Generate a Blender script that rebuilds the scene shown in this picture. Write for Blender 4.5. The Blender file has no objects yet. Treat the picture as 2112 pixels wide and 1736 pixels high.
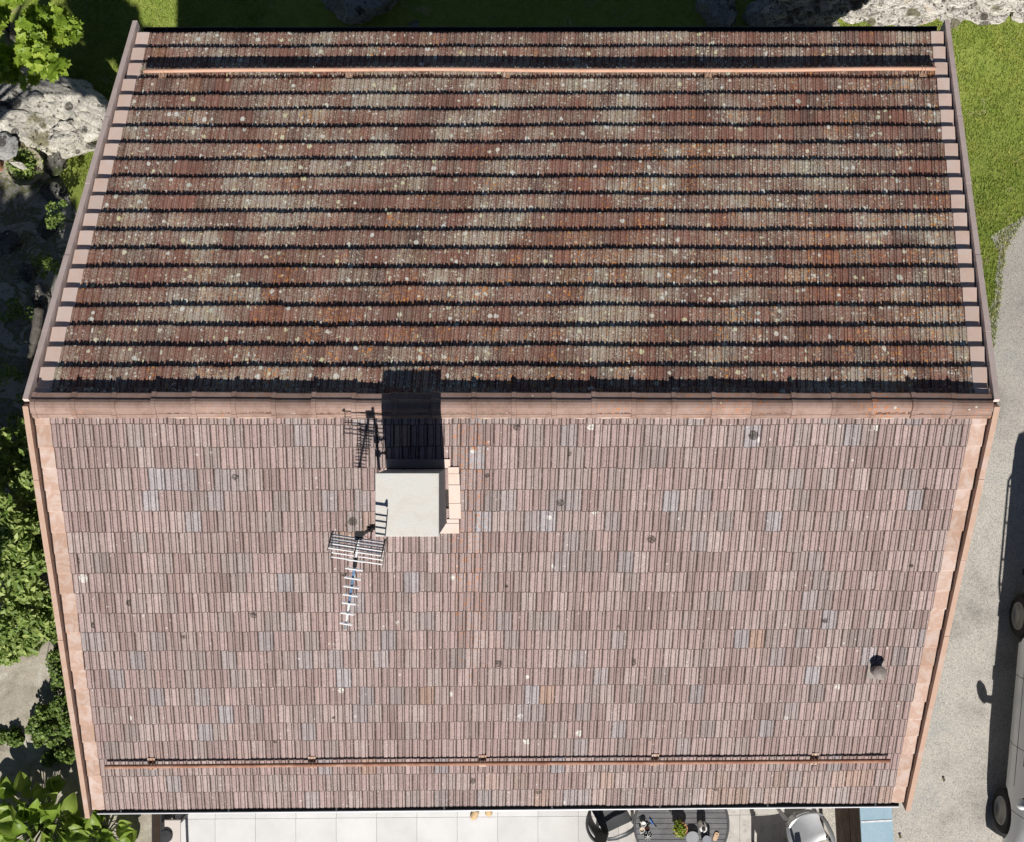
import bpy, bmesh, math, random
import numpy as np
from mathutils import Vector, Matrix, Quaternion, noise as mnoise

random.seed(7)
RNG = np.random.default_rng(7)
SC = bpy.context.scene
COL = SC.collection

# ------------------------------------------------------------------ camera, sky, sun, exposure
CAM_Z, FPX, CU, CV = 17.0, 2346.0, 1056.0, 868.0
cam = bpy.data.cameras.new('camera')
cam.sensor_fit = 'HORIZONTAL'; cam.sensor_width = 36.0; cam.lens = 36.0 * FPX / 2112.0
cam.clip_end = 500.0
cam_o = bpy.data.objects.new('camera', cam); COL.objects.link(cam_o)
cam_o.location = (0, 0, CAM_Z)
SC.camera = cam_o
SUN_DIR = Vector((-0.027, 0.725, -0.688)).normalized()
SUN_EL = math.asin(-SUN_DIR.z)
world = bpy.data.worlds.new('World'); SC.world = world; world.use_nodes = True
wn = world.node_tree; wn.nodes.clear()
sky = wn.nodes.new('ShaderNodeTexSky'); sky.sky_type = 'NISHITA'; sky.sun_disc = False
sky.sun_elevation = SUN_EL; sky.sun_rotation = math.atan2(-SUN_DIR.x, -SUN_DIR.y)
sky.altitude = 1500.0; sky.air_density = 0.55; sky.dust_density = 0.3; sky.ozone_density = 1.0
bg = wn.nodes.new('ShaderNodeBackground'); bg.inputs['Strength'].default_value = 0.05
wo = wn.nodes.new('ShaderNodeOutputWorld')
wn.links.new(sky.outputs[0], bg.inputs['Color']); wn.links.new(bg.outputs[0], wo.inputs['Surface'])
sl = bpy.data.lights.new('sun', 'SUN'); sl.energy = 5.0; sl.angle = math.radians(0.53); sl.color = (1.0, 0.955, 0.90)
sun_o = bpy.data.objects.new('sun', sl); COL.objects.link(sun_o)
sun_o.rotation_euler = SUN_DIR.to_track_quat('-Z', 'Y').to_euler()
sun_o.location = (0, -10, 30)
SC.view_settings.view_transform = 'Standard'; SC.view_settings.look = 'None'
SC.view_settings.exposure = 0.15; SC.view_settings.gamma = 1.0
SC.view_settings.use_curve_mapping = False
SC.cycles.max_bounces = 4; SC.cycles.diffuse_bounces = 2; SC.cycles.glossy_bounces = 2; SC.cycles.transmission_bounces = 4
SC.cycles.use_adaptive_sampling = True; SC.cycles.adaptive_threshold = 0.02

def P(u, v, z):
    """world point that stands at height z where the survey grid (u, v) puts it"""
    k = (CAM_Z - z) / FPX
    return Vector(((u - CU) * k, (CV - v) * k, z))

def smooth(a, b, x):
    t = min(1.0, max(0.0, (x - a) / (b - a))); return t * t * (3 - 2 * t)

def gz(x, y):
    """height of the ground: level with the terrace in the south, lower in the north"""
    return -smooth(-1.0, 5.6, y) * (1.0 + 0.5 * smooth(-1.0, -5.0, x) if x < 0 else 1.0)

def G(u, v, dz=0.0):
    z = -0.3
    for _ in range(8):
        p = P(u, v, z); z = gz(p.x, p.y) + dz
    return P(u, v, z)

# ------------------------------------------------------------------ materials
class Mt:
    def __init__(s, name, rough=0.85, spec=0.25, metal=0.0):
        s.m = bpy.data.materials.new(name); s.m.use_nodes = True
        s.nt = s.m.node_tree; s.b = s.nt.nodes['Principled BSDF']
        s.b.inputs['Roughness'].default_value = rough
        s.b.inputs['Specular IOR Level'].default_value = spec
        s.b.inputs['Metallic'].default_value = metal
        s.geo = s.nt.nodes.new('ShaderNodeNewGeometry'); s.pos = s.geo.outputs['Position']
    def n(s, t, **kw):
        nd = s.nt.nodes.new(t)
        for k, v in kw.items(): setattr(nd, k, v)
        return nd
    def link(s, a, b): s.nt.links.new(a, b)
    def put(s, sock, v):
        if isinstance(v, bpy.types.NodeSocket): s.link(v, sock)
        elif isinstance(v, (tuple, list)):
            sock.default_value = (*v, 1.0) if len(v) == 3 and len(sock.default_value) == 4 else v
        else: sock.default_value = v
    def noise(s, scale, detail=4.0, rough=0.6, dist=0.0, vec=None):
        nd = s.n('ShaderNodeTexNoise')
        s.link(vec or s.pos, nd.inputs['Vector'])
        nd.inputs['Scale'].default_value = scale; nd.inputs['Detail'].default_value = detail
        nd.inputs['Roughness'].default_value = rough; nd.inputs['Distortion'].default_value = dist
        return nd.outputs['Fac']
    def vor(s, scale, feature='F1', vec=None):
        nd = s.n('ShaderNodeTexVoronoi', feature=feature)
        s.link(vec or s.pos, nd.inputs['Vector']); nd.inputs['Scale'].default_value = scale
        return nd
    def math(s, op, a, b=0.0, c=0.0, clamp=False):
        nd = s.n('ShaderNodeMath', operation=op); nd.use_clamp = clamp
        s.put(nd.inputs[0], a); s.put(nd.inputs[1], b); s.put(nd.inputs[2], c)
        return nd.outputs[0]
    def ramp(s, fac, stops, interp='LINEAR'):
        nd = s.n('ShaderNodeValToRGB'); cr = nd.color_ramp; cr.interpolation = interp
        while len(cr.elements) < len(stops): cr.elements.new(0.5)
        for e, (p, c) in zip(cr.elements, stops):
            e.position = p; e.color = (*c, 1.0) if isinstance(c, (tuple, list)) else (c, c, c, 1.0)
        s.put(nd.inputs['Fac'], fac)
        return nd.outputs['Color']
    def mix(s, fac, a, b, blend='MIX'):
        nd = s.n('ShaderNodeMix', data_type='RGBA', blend_type=blend)
        s.put(nd.inputs[0], fac); s.put(nd.inputs[6], a); s.put(nd.inputs[7], b)
        return nd.outputs[2]
    def step(s, x, lo, hi):
        nd = s.n('ShaderNodeMapRange', interpolation_type='SMOOTHSTEP')
        s.put(nd.inputs['Value'], x); nd.inputs['From Min'].default_value = lo; nd.inputs['From Max'].default_value = hi
        return nd.outputs['Result']
    def discs(s, scale, present, rmax, vec=None, soft=0.06):
        """round spots: one possible spot per cell, some cells empty, radii uneven"""
        v = s.vor(scale, vec=vec)
        sep = s.n('ShaderNodeSeparateColor'); s.link(v.outputs['Color'], sep.inputs[0])
        on = s.math('LESS_THAN', sep.outputs[0], present)
        rad = s.math('MULTIPLY', sep.outputs[1], rmax)
        d = s.math('SUBTRACT', rad, v.outputs['Distance'])
        return s.math('MULTIPLY', on, s.step(d, 0.0, soft)), sep.outputs[2]
    def spots(s, scale, rmax, vec=None, soft=0.06):
        v = s.vor(scale, vec=vec); sep = s.n('ShaderNodeSeparateColor'); s.link(v.outputs['Color'], sep.inputs[0])
        d = s.step(s.math('SUBTRACT', s.math('MULTIPLY', sep.outputs[1], rmax), v.outputs['Distance']), 0.0, soft)
        return d, sep.outputs[0], sep.outputs[2]
    def attr(s, name, typ='GEOMETRY'):
        return s.n('ShaderNodeAttribute', attribute_name=name, attribute_type=typ)
    def bump(s, h, strength=0.4, dist=0.01):
        nd = s.n('ShaderNodeBump'); nd.inputs['Strength'].default_value = strength; nd.inputs['Distance'].default_value = dist
        s.put(nd.inputs['Height'], h); s.link(nd.outputs[0], s.b.inputs['Normal'])
    def col(s, c): s.put(s.b.inputs['Base Color'], c); return s.m

def M_simple(name, c, rough=0.8, spec=0.25, metal=0.0, var=0.2, scale=8.0, fine=120.0, bump=0.15, c2=None):
    t = Mt(name, rough, spec, metal)
    a = t.noise(scale, 5.0, 0.65); b = t.noise(fine, 2.0, 0.6)
    c2 = c2 or tuple(x * (1 - var) for x in c)
    k = t.mix(t.step(a, 0.35, 0.65), c, c2)
    k = t.mix(0.5 * var + 0.1, k, t.ramp(b, [(0.3, 0.35), (0.7, 1.0)]), 'MULTIPLY')
    if bump: t.bump(b, bump, 0.004)
    return t.col(k)

def M_tile(name, palette, north):
    t = Mt(name, 0.9, 0.2)
    ta = t.attr('tint'); to = t.attr('tint', 'OBJECT')
    add = t.n('ShaderNodeVectorMath', operation='ADD')
    t.link(ta.outputs['Vector'], add.inputs[0]); t.link(to.outputs['Vector'], add.inputs[1])
    sp = t.n('ShaderNodeSeparateXYZ'); t.link(add.outputs[0], sp.inputs[0])
    r, g, bsd = sp.outputs
    base = t.ramp(r, palette)
    base = t.mix(1.0, base, t.ramp(g, [(0.0, 0.82), (0.5, 0.98), (1.0, 1.13)]), 'MULTIPLY')
    mid = t.noise(16.0, 2.0, 0.65); fine = t.noise(70.0, 3.0, 0.85)
    base = t.mix(t.math('MULTIPLY', t.step(mid, 0.42, 0.75), 0.25), base, (0.27, 0.18, 0.14))
    base = t.mix(0.85, base, t.ramp(fine, [(0.28, 0.34), (0.5, 0.92), (0.74, 1.50)]), 'MULTIPLY')
    # rain streaks and grime that run down the slope
    mp = t.n('ShaderNodeMapping'); t.link(t.pos, mp.inputs['Vector']); mp.inputs['Scale'].default_value = (11.0, 0.9, 0.9)
    base = t.mix(0.8, base, t.ramp(t.noise(1.0, 3.0, 0.65, vec=mp.outputs[0]), [(0.30, (0.70, 0.68, 0.66)), (0.50, (1.0, 1.0, 1.0)), (0.70, (1.14, 1.14, 1.13))]), 'MULTIPLY')
    # each tile weathers on its own: shift the spot pattern per tile
    off = t.n('ShaderNodeVectorMath', operation='MULTIPLY_ADD')
    cx = t.n('ShaderNodeCombineXYZ'); t.link(bsd, cx.inputs[0]); t.link(bsd, cx.inputs[1]); t.link(bsd, cx.inputs[2])
    t.link(cx.outputs[0], off.inputs[0]); off.inputs[1].default_value = (3.1, 1.7, 2.3); t.link(t.pos, off.inputs[2])
    wob = t.n('ShaderNodeVectorMath', operation='MULTIPLY_ADD')
    nz = t.n('ShaderNodeTexNoise'); t.link(t.pos, nz.inputs['Vector']); nz.inputs['Scale'].default_value = 42.0; nz.inputs['Detail'].default_value = 0.0
    t.link(nz.outputs['Color'], wob.inputs[0]); wob.inputs[1].default_value = (0.020, 0.020, 0.020); t.link(off.outputs[0], wob.inputs[2])
    V = wob.outputs[0]
    crust_n = t.noise(62.0 if north else 45.0, 3.0, 0.8, vec=V)
    patch = t.noise(1.5, 2.0, 0.6)
    if north:
        # crusty grey-green lichen film, denser in patches and on some tiles
        dens = t.math('ADD', t.math('MULTIPLY', t.step(patch, 0.42, 0.68), 0.10), t.math('MULTIPLY', bsd, 0.10))
        dens = t.math('ADD', dens, t.math('MULTIPLY', t.attr('streak').outputs['Fac'], 0.10))
        cr = t.step(t.math('ADD', crust_n, dens), 0.62, 0.70); gate0 = t.step(patch, 0.48, 0.66)
        base = t.mix(t.math('MULTIPLY', cr, t.math('ADD', t.math('MULTIPLY', gate0, 0.30), 0.38)), base, t.ramp(t.noise(9.0, 1.0), [(0.35, (0.56, 0.50, 0.36)), (0.65, (0.60, 0.59, 0.50))]))
        m1, h1 = t.discs(9.5, 0.75, 0.34, vec=V)
        sd, sr, h2 = t.spots(25.0, 0.43, vec=V)
        m2 = t.math('MULTIPLY', sd, t.math('LESS_THAN', sr, 0.62)); o1 = t.math('MULTIPLY', sd, t.math('GREATER_THAN', sr, 0.74))
        m3 = t.step(t.noise(85.0, 1.0, 0.5, vec=V), 0.60, 0.66)
        gate = t.step(t.math('ADD', patch, t.math('MULTIPLY', bsd, 0.12)), 0.34, 0.62)
        lc = [(0.0, (0.74, 0.76, 0.70)), (0.45, (0.80, 0.78, 0.68)), (0.75, (0.74, 0.72, 0.42)), (1.0, (0.62, 0.66, 0.60))]
        base = t.mix(t.math('MULTIPLY', m3, t.math('MULTIPLY', gate, 0.6)), base, (0.70, 0.68, 0.56))
        base = t.mix(t.math('MULTIPLY', m2, t.math('MULTIPLY', gate, 0.85)), base, t.ramp(h2, lc))
        base = t.mix(t.math('MULTIPLY', m1, 0.85), base, t.ramp(h1, lc))
        op = t.noise(0.9, 1.0, 0.6, vec=off.outputs[0])
        # orange lichen: more towards the ridge and the east end
        sx = t.n('ShaderNodeSeparateXYZ'); t.link(t.pos, sx.inputs[0])
        tow = t.math('ADD', t.math('MULTIPLY', sx.outputs[0], 0.014), t.math('MULTIPLY', sx.outputs[1], -0.026))
        og = t.step(t.math('ADD', op, tow), 0.41, 0.60)
        on = t.step(t.math('ADD', t.noise(34.0, 2.0, 0.7, vec=V), t.math('MULTIPLY', og, 0.10)), 0.68, 0.74)
        oc = t.ramp(h2, [(0.0, (0.74, 0.25, 0.04)), (1.0, (0.72, 0.36, 0.09))])
        base = t.mix(t.math('MULTIPLY', t.math('MAXIMUM', o1, on), t.math('MULTIPLY', og, 0.85)), base, oc)
    else:
        base = t.mix(t.math('MULTIPLY', t.attr('streak').outputs['Fac'], 0.16), base, (0.66, 0.55, 0.52))
        sd, sr, h1 = t.spots(3.2, 0.19, vec=V, soft=0.02)
        rag = t.step(crust_n, 0.38, 0.50)
        base = t.mix(t.math('MULTIPLY', t.math('MULTIPLY', sd, t.math('LESS_THAN', sr, 0.22)), t.math('MULTIPLY', rag, 0.9)), base, (0.66, 0.65, 0.60))
        base = t.mix(t.math('MULTIPLY', t.math('MULTIPLY', sd, t.math('GREATER_THAN', sr, 0.74)), t.math('MULTIPLY', rag, 0.85)), base, (0.04, 0.034, 0.028))
        m2, h2 = t.discs(20.0, 0.12, 0.32, vec=V)
        base = t.mix(t.math('MULTIPLY', m2, 0.6), base, (0.62, 0.58, 0.54))
        sx = t.n('ShaderNodeSeparateXYZ'); t.link(t.pos, sx.inputs[0])
        # lime run-off below the chimney feeds orange lichen; the lowest courses are crusted
        run = t.math('MULTIPLY', t.step(sx.outputs[0], -0.80, -0.62), t.step(sx.outputs[0], -0.02, -0.40))
        run = t.math('MULTIPLY', run, t.math('MULTIPLY', t.step(sx.outputs[1], -4.2, -2.0), t.step(mid, 0.30, 0.60)))
        og = t.math('MAXIMUM', t.math('MULTIPLY', run, 0.17), t.math('MULTIPLY', t.step(patch, 0.50, 0.72), 0.035))
        on = t.step(t.math('ADD', t.noise(26.0, 3.0, 0.75, vec=V), og), 0.70, 0.76)
        base = t.mix(t.math('MULTIPLY', on, 0.75), base, (0.52, 0.20, 0.06))
        low = t.step(sx.outputs[1], -4.0, -4.7)
        cr = t.step(t.math('ADD', crust_n, t.math('MULTIPLY', low, 0.09)), 0.66, 0.74)
        base = t.mix(t.math('MULTIPLY', cr, t.math('ADD', t.math('MULTIPLY', low, 0.5), 0.12)), base, (0.58, 0.54, 0.48))
    # moss and grime lodged in the interlocking joints; tile noses darkened as well
    dark_lines = t.attr('dark_lines').outputs['Fac']
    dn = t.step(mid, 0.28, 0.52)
    base = t.mix(t.math('MULTIPLY', t.step(dark_lines, 0.15, 0.85), t.math('ADD', t.math('MULTIPLY', dn, 0.14 if north else 0.40), 0.0 if north else 0.45)), base, (0.045, 0.032, 0.026))
    t.bump(fine, 0.35, 0.004)
    return t.col(base)

def M_mottle(name, stops, scale=5.0, rough=0.8, fine=90.0, amt=0.35, bump=0.2, spec=0.25, dist=0.6, piece=0.0):
    t = Mt(name, rough, spec)
    a = t.noise(scale, 6.0, 0.68, dist); b = t.noise(fine, 3.0, 0.65)
    k = t.ramp(a, stops)
    if piece:
        oi = t.n('ShaderNodeObjectInfo').outputs['Random']
        k = t.mix(1.0, k, t.ramp(oi, [(0.0, (1 - piece, 1 - 1.25 * piece, 1 - 1.5 * piece)), (0.5, (1, .98, .96)), (1.0, (1 + piece * .3,) * 3)]), 'MULTIPLY')
    k = t.mix(amt, k, t.ramp(b, [(0.28, 0.35), (0.72, 1.15)]), 'MULTIPLY')
    t.bump(t.math('ADD', b, t.math('MULTIPLY', a, 2.0)), bump, 0.006)
    return t.col(k)

def M_leaf(name, dark, light, patchy=False, rough=0.5, trans=0.35):
    t = Mt(name, rough, 0.35)
    at = t.attr('rnd').outputs['Fac']; oi = t.n('ShaderNodeObjectInfo').outputs['Random']
    f = t.math('FRACT', t.math('ADD', at, t.math('MULTIPLY', oi, 0.618)))
    k = t.ramp(f, [(0.0, dark), (0.6, tuple((a + b) / 2 for a, b in zip(dark, light))), (1.0, light)])
    k = t.mix(0.35, k, t.ramp(t.noise(60.0, 2.0), [(0.3, 0.5), (0.7, 1.1)]), 'MULTIPLY')
    if patchy: k = t.mix(0.8, k, t.ramp(t.noise(3.2, 4.0, 0.65), [(0.30, (0.50, 0.70, 0.45)), (0.50, (1.0, 1.0, 0.9)), (0.66, (1.35, 1.10, 1.15))]), 'MULTIPLY')
    t.col(k)
    tr = t.n('ShaderNodeBsdfTranslucent'); t.link(k, tr.inputs['Color'])
    mx = t.n('ShaderNodeMixShader'); mx.inputs[0].default_value = trans
    t.link(t.b.outputs[0], mx.inputs[1]); t.link(tr.outputs[0], mx.inputs[2])
    t.link(mx.outputs[0], t.nt.nodes['Material Output'].inputs['Surface'])
    return t.m

def M_rock(name, stops, dark=(0.035, 0.03, 0.025), moss=(0.10, 0.085, 0.02), spots=0.5, bed=0.0):
    t = Mt(name, 0.92, 0.15)
    a = t.noise(3.0, 7.0, 0.7, 0.5); b = t.noise(28.0, 5.0, 0.7); c = t.noise(110.0, 3.0, 0.6)
    k = t.ramp(a, stops)
    m2, h2 = t.discs(16.0, 0.45, 0.42, soft=0.12)
    k = t.mix(t.math('MULTIPLY', m2, 0.6), k, t.ramp(h2, [(0.0, (0.62, 0.58, 0.42)), (0.6, (0.66, 0.66, 0.60)), (1.0, (0.35, 0.33, 0.28))]))
    d1, _ = t.discs(5.0, spots, 0.62, soft=0.05); d2, _ = t.discs(14.0, spots, 0.48, soft=0.06); d1 = t.math('MAXIMUM', d1, d2)
    k = t.mix(t.math('MULTIPLY', t.math('MULTIPLY', d1, t.step(b, 0.38, 0.5)), 0.85), k, dark)
    k = t.mix(t.math('MULTIPLY', t.step(t.noise(2.2, 4.0, 0.6), 0.56, 0.66), 0.75), k, moss)
    k = t.mix(0.9, k, t.ramp(b, [(0.30, 0.30), (0.48, 0.85), (0.65, 1.12)]), 'MULTIPLY')
    if bed:
        mp = t.n('ShaderNodeMapping'); t.link(t.pos, mp.inputs['Vector']); mp.inputs['Scale'].default_value = (2.2, 2.2, 9.0); mp.inputs['Rotation'].default_value = (0, 0.10, 0)
        lay_ = t.noise(1.6, 5.0, 0.65, 0.8, vec=mp.outputs[0])
        k = t.mix(t.math('MULTIPLY', t.step(t.math('ABSOLUTE', t.math('SUBTRACT', lay_, 0.5)), 0.035, 0.0), bed), k, (0.05, 0.042, 0.034))
    t.bump(t.math('ADD', b, t.math('MULTIPLY', c, 0.4)), 0.9, 0.02)
    return t.col(k)

MAT = {}
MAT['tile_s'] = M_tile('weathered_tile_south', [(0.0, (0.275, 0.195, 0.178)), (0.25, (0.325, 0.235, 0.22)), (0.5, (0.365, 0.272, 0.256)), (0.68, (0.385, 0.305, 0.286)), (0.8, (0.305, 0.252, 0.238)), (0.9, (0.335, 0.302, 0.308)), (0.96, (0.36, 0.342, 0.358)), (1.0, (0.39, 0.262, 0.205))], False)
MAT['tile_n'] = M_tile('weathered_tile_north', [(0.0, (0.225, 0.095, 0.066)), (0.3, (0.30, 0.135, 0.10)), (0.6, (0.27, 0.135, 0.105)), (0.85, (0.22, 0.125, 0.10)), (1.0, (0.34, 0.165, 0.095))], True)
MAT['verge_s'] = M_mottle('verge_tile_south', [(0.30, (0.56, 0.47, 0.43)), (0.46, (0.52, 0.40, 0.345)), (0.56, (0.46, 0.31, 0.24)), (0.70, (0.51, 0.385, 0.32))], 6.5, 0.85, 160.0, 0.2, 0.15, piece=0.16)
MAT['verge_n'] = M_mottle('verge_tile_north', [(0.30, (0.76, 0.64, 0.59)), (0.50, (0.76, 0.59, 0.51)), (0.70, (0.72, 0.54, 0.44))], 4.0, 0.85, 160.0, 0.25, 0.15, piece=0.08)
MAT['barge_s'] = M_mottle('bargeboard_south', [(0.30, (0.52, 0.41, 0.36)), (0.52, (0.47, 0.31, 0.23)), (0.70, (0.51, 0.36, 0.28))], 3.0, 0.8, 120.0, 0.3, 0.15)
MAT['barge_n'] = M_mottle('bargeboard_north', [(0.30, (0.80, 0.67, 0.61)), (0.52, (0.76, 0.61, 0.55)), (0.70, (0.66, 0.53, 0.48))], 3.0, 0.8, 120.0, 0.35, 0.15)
def M_ridge():
    t = Mt('ridge_tile', 0.85, 0.25)
    a = t.noise(6.0, 5.0, 0.7); b = t.noise(150.0, 3.0, 0.65)
    k = t.ramp(a, [(0.3, (0.40, 0.285, 0.245)), (0.5, (0.36, 0.245, 0.20)), (0.7, (0.26, 0.165, 0.13))])
    oi = t.n('ShaderNodeObjectInfo').outputs['Random']
    k = t.mix(1.0, k, t.ramp(oi, [(0.0, 0.82), (1.0, 1.1)]), 'MULTIPLY')
    on = t.step(t.math('ADD', t.noise(30.0, 4.0, 0.7), t.math('MULTIPLY', t.step(t.noise(1.1, 2.0), 0.4, 0.7), 0.12)), 0.66, 0.73)
    k = t.mix(t.math('MULTIPLY', on, 0.85), k, (0.55, 0.19, 0.05))
    m, h = t.discs(14.0, 0.10, 0.3); k = t.mix(t.math('MULTIPLY', m, 0.8), k, (0.62, 0.6, 0.52))
    k = t.mix(0.5, k, t.ramp(b, [(0.3, 0.4), (0.7, 1.15)]), 'MULTIPLY')
    t.bump(b, 0.25, 0.004)
    return t.col(k)
MAT['ridge'] = M_ridge()
MAT['mortar'] = M_mottle('ridge_mortar', [(0.3, (0.60, 0.49, 0.40)), (0.55, (0.52, 0.40, 0.31)), (0.75, (0.50, 0.28, 0.14))], 7.0, 0.95, 60.0, 0.3, 0.5)
MAT['underlay'] = M_simple('roof_deck', (0.06, 0.05, 0.045), 0.9)
MAT['plaster'] = M_simple('house_plaster', (0.62, 0.57, 0.48), 0.9)
MAT['gutter'] = M_simple('gutter_anthracite', (0.055, 0.062, 0.075), 0.45, 0.5, 0.2, 0.2, 4.0, 60.0, 0.05)
MAT['gutter_lip'] = M_simple('gutter_bead_pale', (0.72, 0.73, 0.75), 0.35, 0.5, 0.3, 0.1, 4.0, 60.0, 0.0)  # bead paler than its gutter, south eave only
MAT['guard'] = M_mottle('snow_guard_paint', [(0.3, (0.60, 0.38, 0.28)), (0.55, (0.55, 0.33, 0.23)), (0.72, (0.46, 0.23, 0.14))], 3.0, 0.6, 140.0, 0.2, 0.1, 0.35)
MAT['guard_rust'] = M_mottle('snow_guard_rust', [(0.3, (0.52, 0.33, 0.25)), (0.5, (0.38, 0.19, 0.12)), (0.7, (0.24, 0.11, 0.07))], 4.0, 0.7, 90.0, 0.3, 0.15)
MAT['bracket_pale'] = M_mottle('bracket_plate', [(0.35, (0.60, 0.50, 0.44)), (0.55, (0.42, 0.26, 0.17))], 14.0, 0.7, 140.0, 0.2, 0.1)
MAT['concrete'] = M_mottle('chimney_concrete', [(0.3, (0.66, 0.62, 0.565)), (0.5, (0.71, 0.69, 0.635)), (0.7, (0.67, 0.685, 0.65))], 5.0, 0.9, 100.0, 0.34, 0.3)
MAT['render_grey'] = M_mottle('chimney_render', [(0.3, (0.34, 0.34, 0.34)), (0.5, (0.27, 0.27, 0.27)), (0.7, (0.36, 0.36, 0.35))], 6.0, 0.95, 120.0, 0.4, 0.3)
MAT['flash'] = M_mottle('painted_flashing', [(0.3, (0.56, 0.46, 0.41)), (0.55, (0.56, 0.43, 0.36)), (0.75, (0.50, 0.35, 0.27))], 6.0, 0.55, 140.0, 0.12, 0.1, 0.4)
MAT['vent'] = M_simple('vent_plastic', (0.30, 0.26, 0.235), 0.6, 0.3, 0.0, 0.25, 12.0, 100.0, 0.1)
MAT['alu'] = M_simple('antenna_aluminium', (0.90, 0.90, 0.90), 0.35, 0.5, 0.0, 0.04, 9.0, 60.0, 0.0)
MAT['black'] = M_simple('black_plastic', (0.022, 0.022, 0.024), 0.5, 0.4, 0.0, 0.2, 9.0, 90.0, 0.05)
MAT['blue_film'] = M_simple('blue_boom_film', (0.16, 0.30, 0.52), 0.4, 0.5, 0.0, 0.25, 20.0, 90.0, 0.0)
MAT['grey_cap'] = M_simple('grey_plastic', (0.38, 0.39, 0.40), 0.5)
MAT['copper'] = M_simple('copper_wire', (0.40, 0.16, 0.10), 0.5)

# ------------------------------------------------------------------ mesh helpers
class MB:
    def __init__(s): s.v = []; s.f = []; s.mi = []; s.cur = 0
    def add(s, vs, fs):
        o = len(s.v); s.v += [tuple(p) for p in vs]; s.f += [tuple(i + o for i in f) for f in fs]; s.mi += [s.cur] * len(fs); return s
    def hexa(s, c):
        """8 corners: bottom 4 ccw, top 4 ccw"""
        return s.add(c, [(3, 2, 1, 0), (4, 5, 6, 7), (0, 1, 5, 4), (1, 2, 6, 5), (2, 3, 7, 6), (3, 0, 4, 7)])
    def box(s, x0, x1, y0, y1, z0, z1):
        return s.hexa([(x0, y0, z0), (x1, y0, z0), (x1, y1, z0), (x0, y1, z0), (x0, y0, z1), (x1, y0, z1), (x1, y1, z1), (x0, y1, z1)])
    def bbox(s, x0, x1, y0, y1, z0, z1, b=0.006):
        """box with chamfered top edges"""
        bt = [(x0, y0, z0), (x1, y0, z0), (x1, y1, z0), (x0, y1, z0)]
        md = [(x0, y0, z1 - b), (x1, y0, z1 - b), (x1, y1, z1 - b), (x0, y1, z1 - b)]
        tp = [(x0 + b, y0 + b, z1), (x1 - b, y0 + b, z1), (x1 - b, y1 - b, z1), (x0 + b, y1 - b, z1)]
        fs = [(3, 2, 1, 0), (8, 9, 10, 11)]
        for r in (0, 4):
            for i in range(4): fs.append((r + i, r + (i + 1) % 4, r + 4 + (i + 1) % 4, r + 4 + i))
        return s.add(bt + md + tp, fs)
    def tube(s, pts, rad, n=8, cap=True):
        pts = [Vector(p) for p in pts]; rads = rad if isinstance(rad, (list, tuple)) else [rad] * len(pts)
        vs = []; fs = []; up = None
        for i, p in enumerate(pts):
            t = (pts[min(i + 1, len(pts) - 1)] - pts[max(i - 1, 0)]).normalized()
            if up is None: up = Vector((0, 0, 1)) if abs(t.z) < 0.9 else Vector((1, 0, 0))
            x = t.cross(up).normalized(); y = x.cross(t).normalized(); up = y
            for k in range(n):
                a = 2 * math.pi * k / n
                vs.append(p + (x * math.cos(a) + y * math.sin(a)) * rads[i])
        for i in range(len(pts) - 1):
            for k in range(n):
                fs.append((i * n + k, i * n + (k + 1) % n, (i + 1) * n + (k + 1) % n, (i + 1) * n + k))
        if cap: fs += [tuple(range(n - 1, -1, -1)), tuple((len(pts) - 1) * n + k for k in range(n))]
        return s.add(vs, fs)
    def lathe(s, prof, n=24, c=(0, 0, 0)):
        vs = []; fs = []
        for (r, z) in prof:
            for k in range(n):
                a = 2 * math.pi * k / n; vs.append((c[0] + r * math.cos(a), c[1] + r * math.sin(a), c[2] + z))
        for i in range(len(prof) - 1):
            for k in range(n):
                fs.append((i * n + k, i * n + (k + 1) % n, (i + 1) * n + (k + 1) % n, (i + 1) * n + k))
        fs.append(tuple(range(n - 1, -1, -1))); m = (len(prof) - 1) * n
        fs.append(tuple(m + k for k in range(n)))
        return s.add(vs, fs)
    def grid(s, rows):
        n = len(rows[0]); vs = [p for r in rows for p in r]
        return s.add(vs, [(i * n + j, i * n + j + 1, (i + 1) * n + j + 1, (i + 1) * n + j) for i in range(len(rows) - 1) for j in range(n - 1)])
    def mesh(s, name, mat=None, smooth=False):
        me = bpy.data.meshes.new(name); me.from_pydata(s.v, [], s.f); me.update()
        if mat is not None:
            for m in (mat if isinstance(mat, (list, tuple)) else [mat]): me.materials.append(MAT[m] if isinstance(m, str) else m)
        if any(s.mi): me.polygons.foreach_set('material_index', s.mi)
        if smooth: me.polygons.foreach_set('use_smooth', [True] * len(me.polygons))
        return me
    def build(s, name, mat, parent=None, smooth=False, loc=(0, 0, 0)):
        return link(name, s.mesh(name, mat, smooth), parent, loc)

def link(name, me, parent=None, loc=(0, 0, 0)):
    o = bpy.data.objects.new(name, me); COL.objects.link(o); o.location = loc
    if parent is not None: o.parent = parent
    return o
def tag(o, label=None, cat=None, group=None, kind=None):
    if label: o['label'] = label
    if cat: o['category'] = cat
    if group: o['group'] = group
    if kind: o['kind'] = kind
    return o
def empty(name, loc=(0, 0, 0), rz=0.0, parent=None):
    o = bpy.data.objects.new(name, None); COL.objects.link(o); o.location = loc; o.rotation_euler = (0, 0, rz)
    o.empty_display_size = 0.1
    if parent is not None: o.parent = parent
    return o
def struct(o): return tag(o, kind='structure')
def shade_auto(me, ang=35):
    me.polygons.foreach_set('use_smooth', [True] * len(me.polygons))
    try: me.set_sharp_from_angle(angle=math.radians(ang))
    except Exception: pass
    return me
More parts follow.
